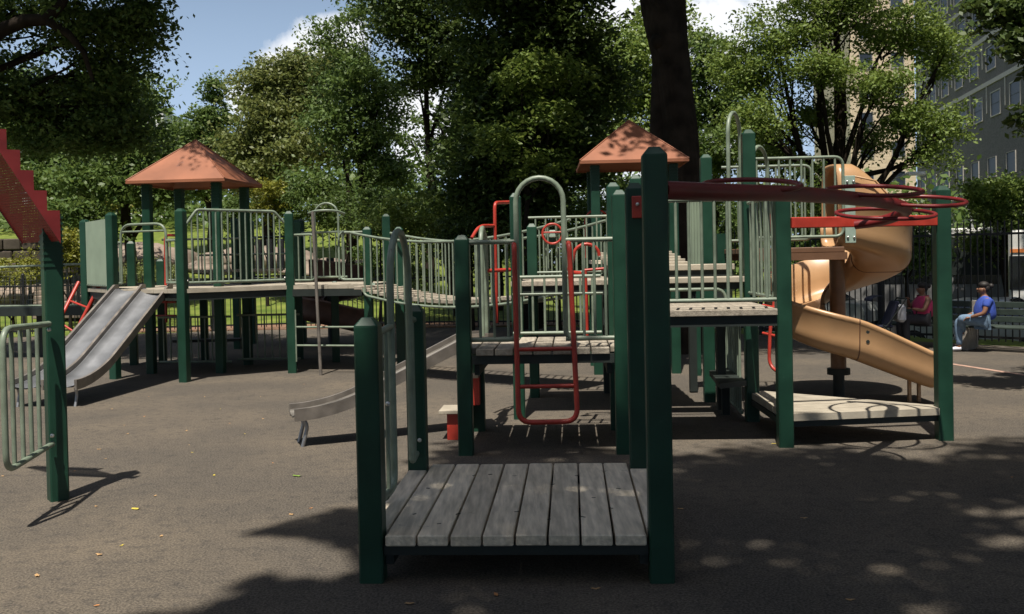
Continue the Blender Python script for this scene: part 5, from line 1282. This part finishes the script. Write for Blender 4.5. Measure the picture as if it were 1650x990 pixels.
tree('shade_tree', 'dark overhanging branch tips in the upper right corner', (9.9, 11.0, 0), .24, [bl(1640, 20, 12, 60, 30, 22), bl(1600, 0, 12.2, 45, 16, 10), bl(1655, 70, 11.8, 36, 34, 12), bl(1700, 130, 12, 40, 60, 16), bl(1660, 195, 11.9, 18, 10, 3), bl(1760, -40, 12, 120, 90, 40), bl(1900, -200, 12, 200, 120, 60)], .085, LEAF_DK, BARKD, 26, per=70, cr=.22, trunk_top=(9.4, 11.5, 5.5), sub=3)
# shrubs and undergrowth
def shrub(label, px, py, Y, rpx, rpy, n, lm, seed, size=.09, cr=.3, per=80, name='shrub', group=None):
    b_ = base_at(px, Y); p = at(px, py, Y); k = Y / F_PX
    bls = [(p.x, Y, p.z, rpx * k, rpx * k * .8, rpy * k, n)]
    return tree(name, label, b_, .05, bls, size, lm, BARKD, seed, per=per, cr=cr, trunk_top=(p.x, Y, p.z), cat='shrub', group=group, fork=.1, sub=8)
shrub('wide bright leafy bush above the sagging bridge', 672, 348, 26, 75, 40, 60, LEAF_LT, 31)
shrub('rounded leafy bush left of the bridge bush', 612, 345, 27.5, 40, 45, 36, LEAF_MD, 32)
shrub('yellow green young bush behind left tower right roof post', 430, 325, 33, 34, 36, 26, LEAF_YG, 33, .1)
shrub('small dark leaved sapling seen through left tower bars', 378, 350, 34, 16, 36, 18, LEAF_MD, 34)
shrub('small dark sapling at right end of left tower bars', 470, 350, 33, 24, 40, 22, LEAF_MD, 35)
shrub('low bush behind the lookout deck left side', 760, 400, 24.6, 60, 50, 44, LEAF_DK, 36)
shrub('low bright bush behind the steering wheel', 900, 400, 24.2, 60, 44, 40, LEAF_LT, 37)
shrub('dark bush at foot of the roofed right tower', 985, 395, 25.5, 60, 50, 40, LEAF_MD, 38)
shrub('low bush under the sagging bridge rails', 640, 430, 29.5, 80, 36, 44, LEAF_MD, 39)
shrub('green bush behind the slide deck rails', 1270, 320, 28, 60, 60, 50, LEAF_LT, 40)
shrub('leafy bush left of the slide deck rails behind the trunk', 1170, 350, 27, 55, 60, 46, LEAF_MD, 41)
shrub('mid green bush under the slide deck', 1320, 400, 27, 50, 40, 34, LEAF_MD, 42)
shrub('yellow green shrub on slope left of the ribbed panel', 112, 400, 29.5, 24, 26, 22, LEAF_YG, 43)
shrub('yellow green groundcover bank below the stone wall at far left', 20, 440, 29, 60, 26, 40, LEAF_YG, 44, .07)
shrub('small yellow green shrub beside the lamp post behind stair arch', 60, 350, 33, 16, 26, 12, LEAF_YG, 45)
shrub('low reddish olive planting behind the slide entry hoop', 235, 440, 30, 60, 18, 26, LEAF_OL, 46, .06)
shrub('pale green bush on the lawn above the ribbed panel', 190, 325, 46, 34, 14, 14, LEAF_YG, 47, .12)
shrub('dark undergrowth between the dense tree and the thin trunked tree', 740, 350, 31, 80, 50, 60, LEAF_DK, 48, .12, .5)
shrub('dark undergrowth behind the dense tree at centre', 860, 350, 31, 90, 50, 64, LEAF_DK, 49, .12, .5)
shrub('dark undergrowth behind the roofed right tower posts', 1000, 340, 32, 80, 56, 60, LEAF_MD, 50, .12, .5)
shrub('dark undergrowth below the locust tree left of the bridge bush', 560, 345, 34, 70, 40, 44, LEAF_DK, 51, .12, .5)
# far wood closing the view between the trees: uncountable mass
rng = np.random.default_rng(77); Cs = []
for i in range(620):
    x = rng.uniform(-75, 34); y = rng.uniform(62, 84); z = hz(x, y) + rng.random() ** 1.2 * (5.2 + 1.6 * math.sin(x * .23) + 1.2 * math.sin(x * .61 + 1))
    if x > 12: z = hz(x, y) + rng.random() * 7
    Cs.append(np.array([x, y, z]) + rng.normal(size=(70, 3)) * np.array([1.5, 1.2, .9]))
fwood = leaves_mesh('far_wood', np.concatenate(Cs), .30, LEAF_MD, None, rng, .4); tag(fwood, kind='stuff')
# trunks one can tell apart below the crowns
for i, (px, Y, r_, pyt, lab) in enumerate(((100, 42, .2, 250, 'thin dark trunk on the slope above the stone wall'), (560, 44, .15, 240, 'slim dark trunk behind the rear tower hoop'), (690, 40, .2, 270, 'slim dark trunk above the bridge bush'), (800, 33, .18, 270, 'dark trunk behind the lookout post'), (60, 46, .22, 260, 'dark trunk beside the park lamp at far left'))):
    b_ = V(*base_at(px, Y)); tp_ = Vector(A(px + 6, pyt - 60, Y + .5))
    tree('slender_tree', lab, b_, r_, [(tp_.x + dx, Y + dy, tp_.z + dz, 1.0, .9, .6, 8) for dx, dy, dz in ((0, 0, .3), (.9, .4, -.4), (-.9, .3, -.3))], .15, LEAF_MD, BARKD, 60 + i, per=60, cr=.5, trunk_top=tuple(tp_), fork=.6, sub=3)

# large tree behind the camera whose crown shades the foreground
rg = np.random.default_rng(9); B_ = []
def shade_blob(u, v, z, r_, n):           # blob at height z whose shadow falls around ground point (v, u)
    B_.append((v - .09 * z, u - .41 * z, z, r_, r_, .8, n))
for u in np.arange(-5.0, 9.9, 1.2):
    for v in np.arange(-1.2, 9.5, 1.3):
        uu = u + rg.normal() * .25; vv = v + rg.normal() * .25
        edge = 9.3 if vv < 1.3 else 8.5 + .32 * max(0, vv - 3)
        if uu > edge: continue
        if vv < -.55 + (.35 if uu < 5 else 0) : continue
        if uu > 5.4 and uu < 7.8 and vv < .9 and rg.random() < .36: continue
        if rg.random() < .2 and uu > 5.5 and vv > 2.8: continue
        shade_blob(uu, vv, rg.uniform(12.5, 17), .95, 22 if vv > 1.4 else 15)
for u, v in ((4.9, -1.5), (6.9, -1.3), (3.4, -1.9), (5.2, -1.2), (6.4, -.9), (6.9, -.6), (4.2, -1.4), (7.4, -.7)): shade_blob(u, v, 14, .7, 12)
holes = [(gnd(px, py), rx, ry) for px, py, rx, ry in ((1450, 802, .42, .16), (1610, 825, .5, .2), (1640, 878, .35, .16), (1500, 732, .6, .2), (1110, 728, .35, .2), (1420, 915, .22, .16), (1300, 760, .3, .1), (1640, 760, .5, .14), (760, 1000, .3, .12), (560, 925, .25, .1), (1580, 700, .5, .2), (700, 860, .3, .12), (930, 850, .35, .1), (800, 770, .3, .12), (690, 838, .42, .13), (830, 846, .42, .13), (960, 850, .42, .13), (760, 775, .30, .10), (900, 790, .34, .10))]  # gaps cut into the unseen crown so sun dapples land at these spots
hr_ = np.random.default_rng(4)
def keep_shade(C):
    u = C[:, 1] + .41 * C[:, 2]; v = C[:, 0] + .09 * C[:, 2]
    u = u + .07 * np.sin(v * 9.0) ; v = v + .06 * np.sin(u * 11.0 + 1)
    k = np.ones(len(C), bool)
    for h_, rx, ry in holes: k &= (((v - h_.x) / rx) ** 2 + ((u - h_.y) / ry) ** 2 > 1.5 * hr_.random(len(C))) | (hr_.random(len(C)) < .12)
    edge = np.interp(u, [3.0, 5.3, 5.9, 6.12, 6.5, 6.72, 7.0, 7.6, 9.5], [-2.6, -2.1, -1.3, -.6, -.6, -1.7, -1.75, -1.2, -.8]) + .12 * np.sin(u * 6) + .08 * np.sin(u * 15)
    return k & (v > edge + .10 * hr_.normal(size=len(C)))
tree('plane_tree', 'broad shade tree standing behind the viewer', (3.2, -7.5, 0), .5, B_, .20, LEAF_DK, BARK, 70, per=60, cr=.48, trunk_top=(2.6, -6.0, 14.0), fork=.5, sub=2, keep=keep_shade)

rg2 = np.random.default_rng(61); sb_ = [(rg2.uniform(8.5, 19), rg2.uniform(18.5, 28), rg2.uniform(10, 12.5), 1.4, 1.4, .8, 12) for _ in range(34)]; sb_ = [b_ for b_ in sb_ if abs(b_[1] + .41 * b_[2] - 18.7) > 2.0 or not 5.8 < b_[0] + .09 * b_[2] < 11]  # unseen crown added for shade, thinned to leave the women partly lit
tree('street_tree', 'added unseen roadside tree outside the right edge shading benches and street', (17.5, 23.5, -.8), .35, sb_, .22, LEAF_MD, BARKD, 62, per=50, cr=.6, trunk_top=(16.5, 23, 10.5), fork=.6, sub=2)
rs_ = np.random.default_rng(44)  # unseen trees added all round to block sky light from the shaded ground
for i, (x, y, hh, lab) in enumerate(((-19, -14, 13, 'added unseen tree behind the viewer on the left, blocking sky light'), (-9, -15, 13, 'added unseen tree behind the viewer left of the path, blocking sky light'), (6, -18, 14, 'added unseen tree directly behind the viewer, blocking sky light'), (19, -13, 13, 'added unseen tree behind the viewer on the right, blocking sky light'), (14, -1, 13, 'added unseen tree right of the viewer, blocking sky light'), (15.5, 6, 13, 'added unseen tree beside the right bench outside the view, blocking sky light'), (-15, -4, 13, 'added unseen tree left of the viewer, blocking sky light'), (-15.5, 5, 12, 'added unseen tree left of the stair arch outside the view, blocking sky light'), (-6.5, -7.5, 13, 'added unseen tree behind and left of the viewer, blocking sky light'))):
    bs = []
    for k in range(20):
        a_ = rs_.uniform(0, 6.28); r_ = 4.2 * math.sqrt(rs_.random()); zz = rs_.uniform(3.0, hh)
        bs.append((x + r_ * math.cos(a_), y + r_ * math.sin(a_), zz, 1.9, 1.9, 1.3, 26))
    tree('sky_block_tree', lab, (x, y, -.02), .35, bs, .34, LEAF_MD, BARKD, 90 + i, per=26, cr=.8, trunk_top=(x, y, hh * .7), sub=1)

# ------------------------------------------------------------------ fallen leaves
LF = [mat('leaf_tan', (.42, .26, .12), .8), mat('leaf_orange', (.45, .20, .07), .8), mat('leaf_yellow', (.50, .40, .06), .8), mat('leaf_green', (.16, .26, .04), .8)]
def fallen(i, p, s, m, yaw, rng):
    vs = []
    for k in range(10):
        a = 2 * math.pi * k / 10; rr_ = s * (1 if k % 2 == 0 else .62); vs.append(V(rr_ * math.cos(a) * .5, rr_ * math.sin(a), .004 + .35 * s * (math.sin(a) ** 2) * .4 + rng.uniform(0, .1) * s))
    rot = Matrix.Rotation(yaw, 3, 'Z'); vs = [rot @ v for v in vs] + [V(0, 0, .006)]
    b = MB(); b.add([v for v in vs], [(k, (k + 1) % 10, 10) for k in range(10)])
    o = b.build('fallen_leaf', m); o.location = p
    return o
rl_ = random.Random(21)
px_l = [(232, 672), (200, 686), (205, 700), (160, 725), (170, 740), (305, 718), (310, 730), (300, 695), (345, 767), (217, 821), (155, 817), (440, 747), (501, 820), (470, 830), (60, 929), (156, 989 - 12), (260, 865), (250, 800), (196, 880), (370, 683), (355, 660), (330, 640), (420, 640), (490, 620), (424, 676), (395, 700), (120, 760), (5, 768), (160, 895), (1097, 821), (1247, 716), (660, 980 - 6), (1295, 836), (1370, 968), (800, 960), (960, 950), (1630, 770), (1420, 700), (180, 660), (240, 640)]
for i, (px, py) in enumerate(px_l):
    p = gnd(px, py); m = rl_.choice(LF[:3] + LF[:1]); s_ = rl_.uniform(.016, .036)
    o = fallen(i, p, s_, m, rl_.uniform(0, 6.28), rl_); tag(o, 'small dry fallen leaf lying on the dark play surface', 'leaf', 'dry leaves scattered over the play surface')
o = fallen(0, gnd(479, 768), .06, LF[3], 1.2, rl_); tag(o, 'fresh green leaf on the open play surface left of low platform', 'leaf')
o = fallen(0, gnd(219, 821), .05, LF[2], 1.4, rl_); tag(o, 'long yellow leaf near the stair arch post shadow', 'leaf')
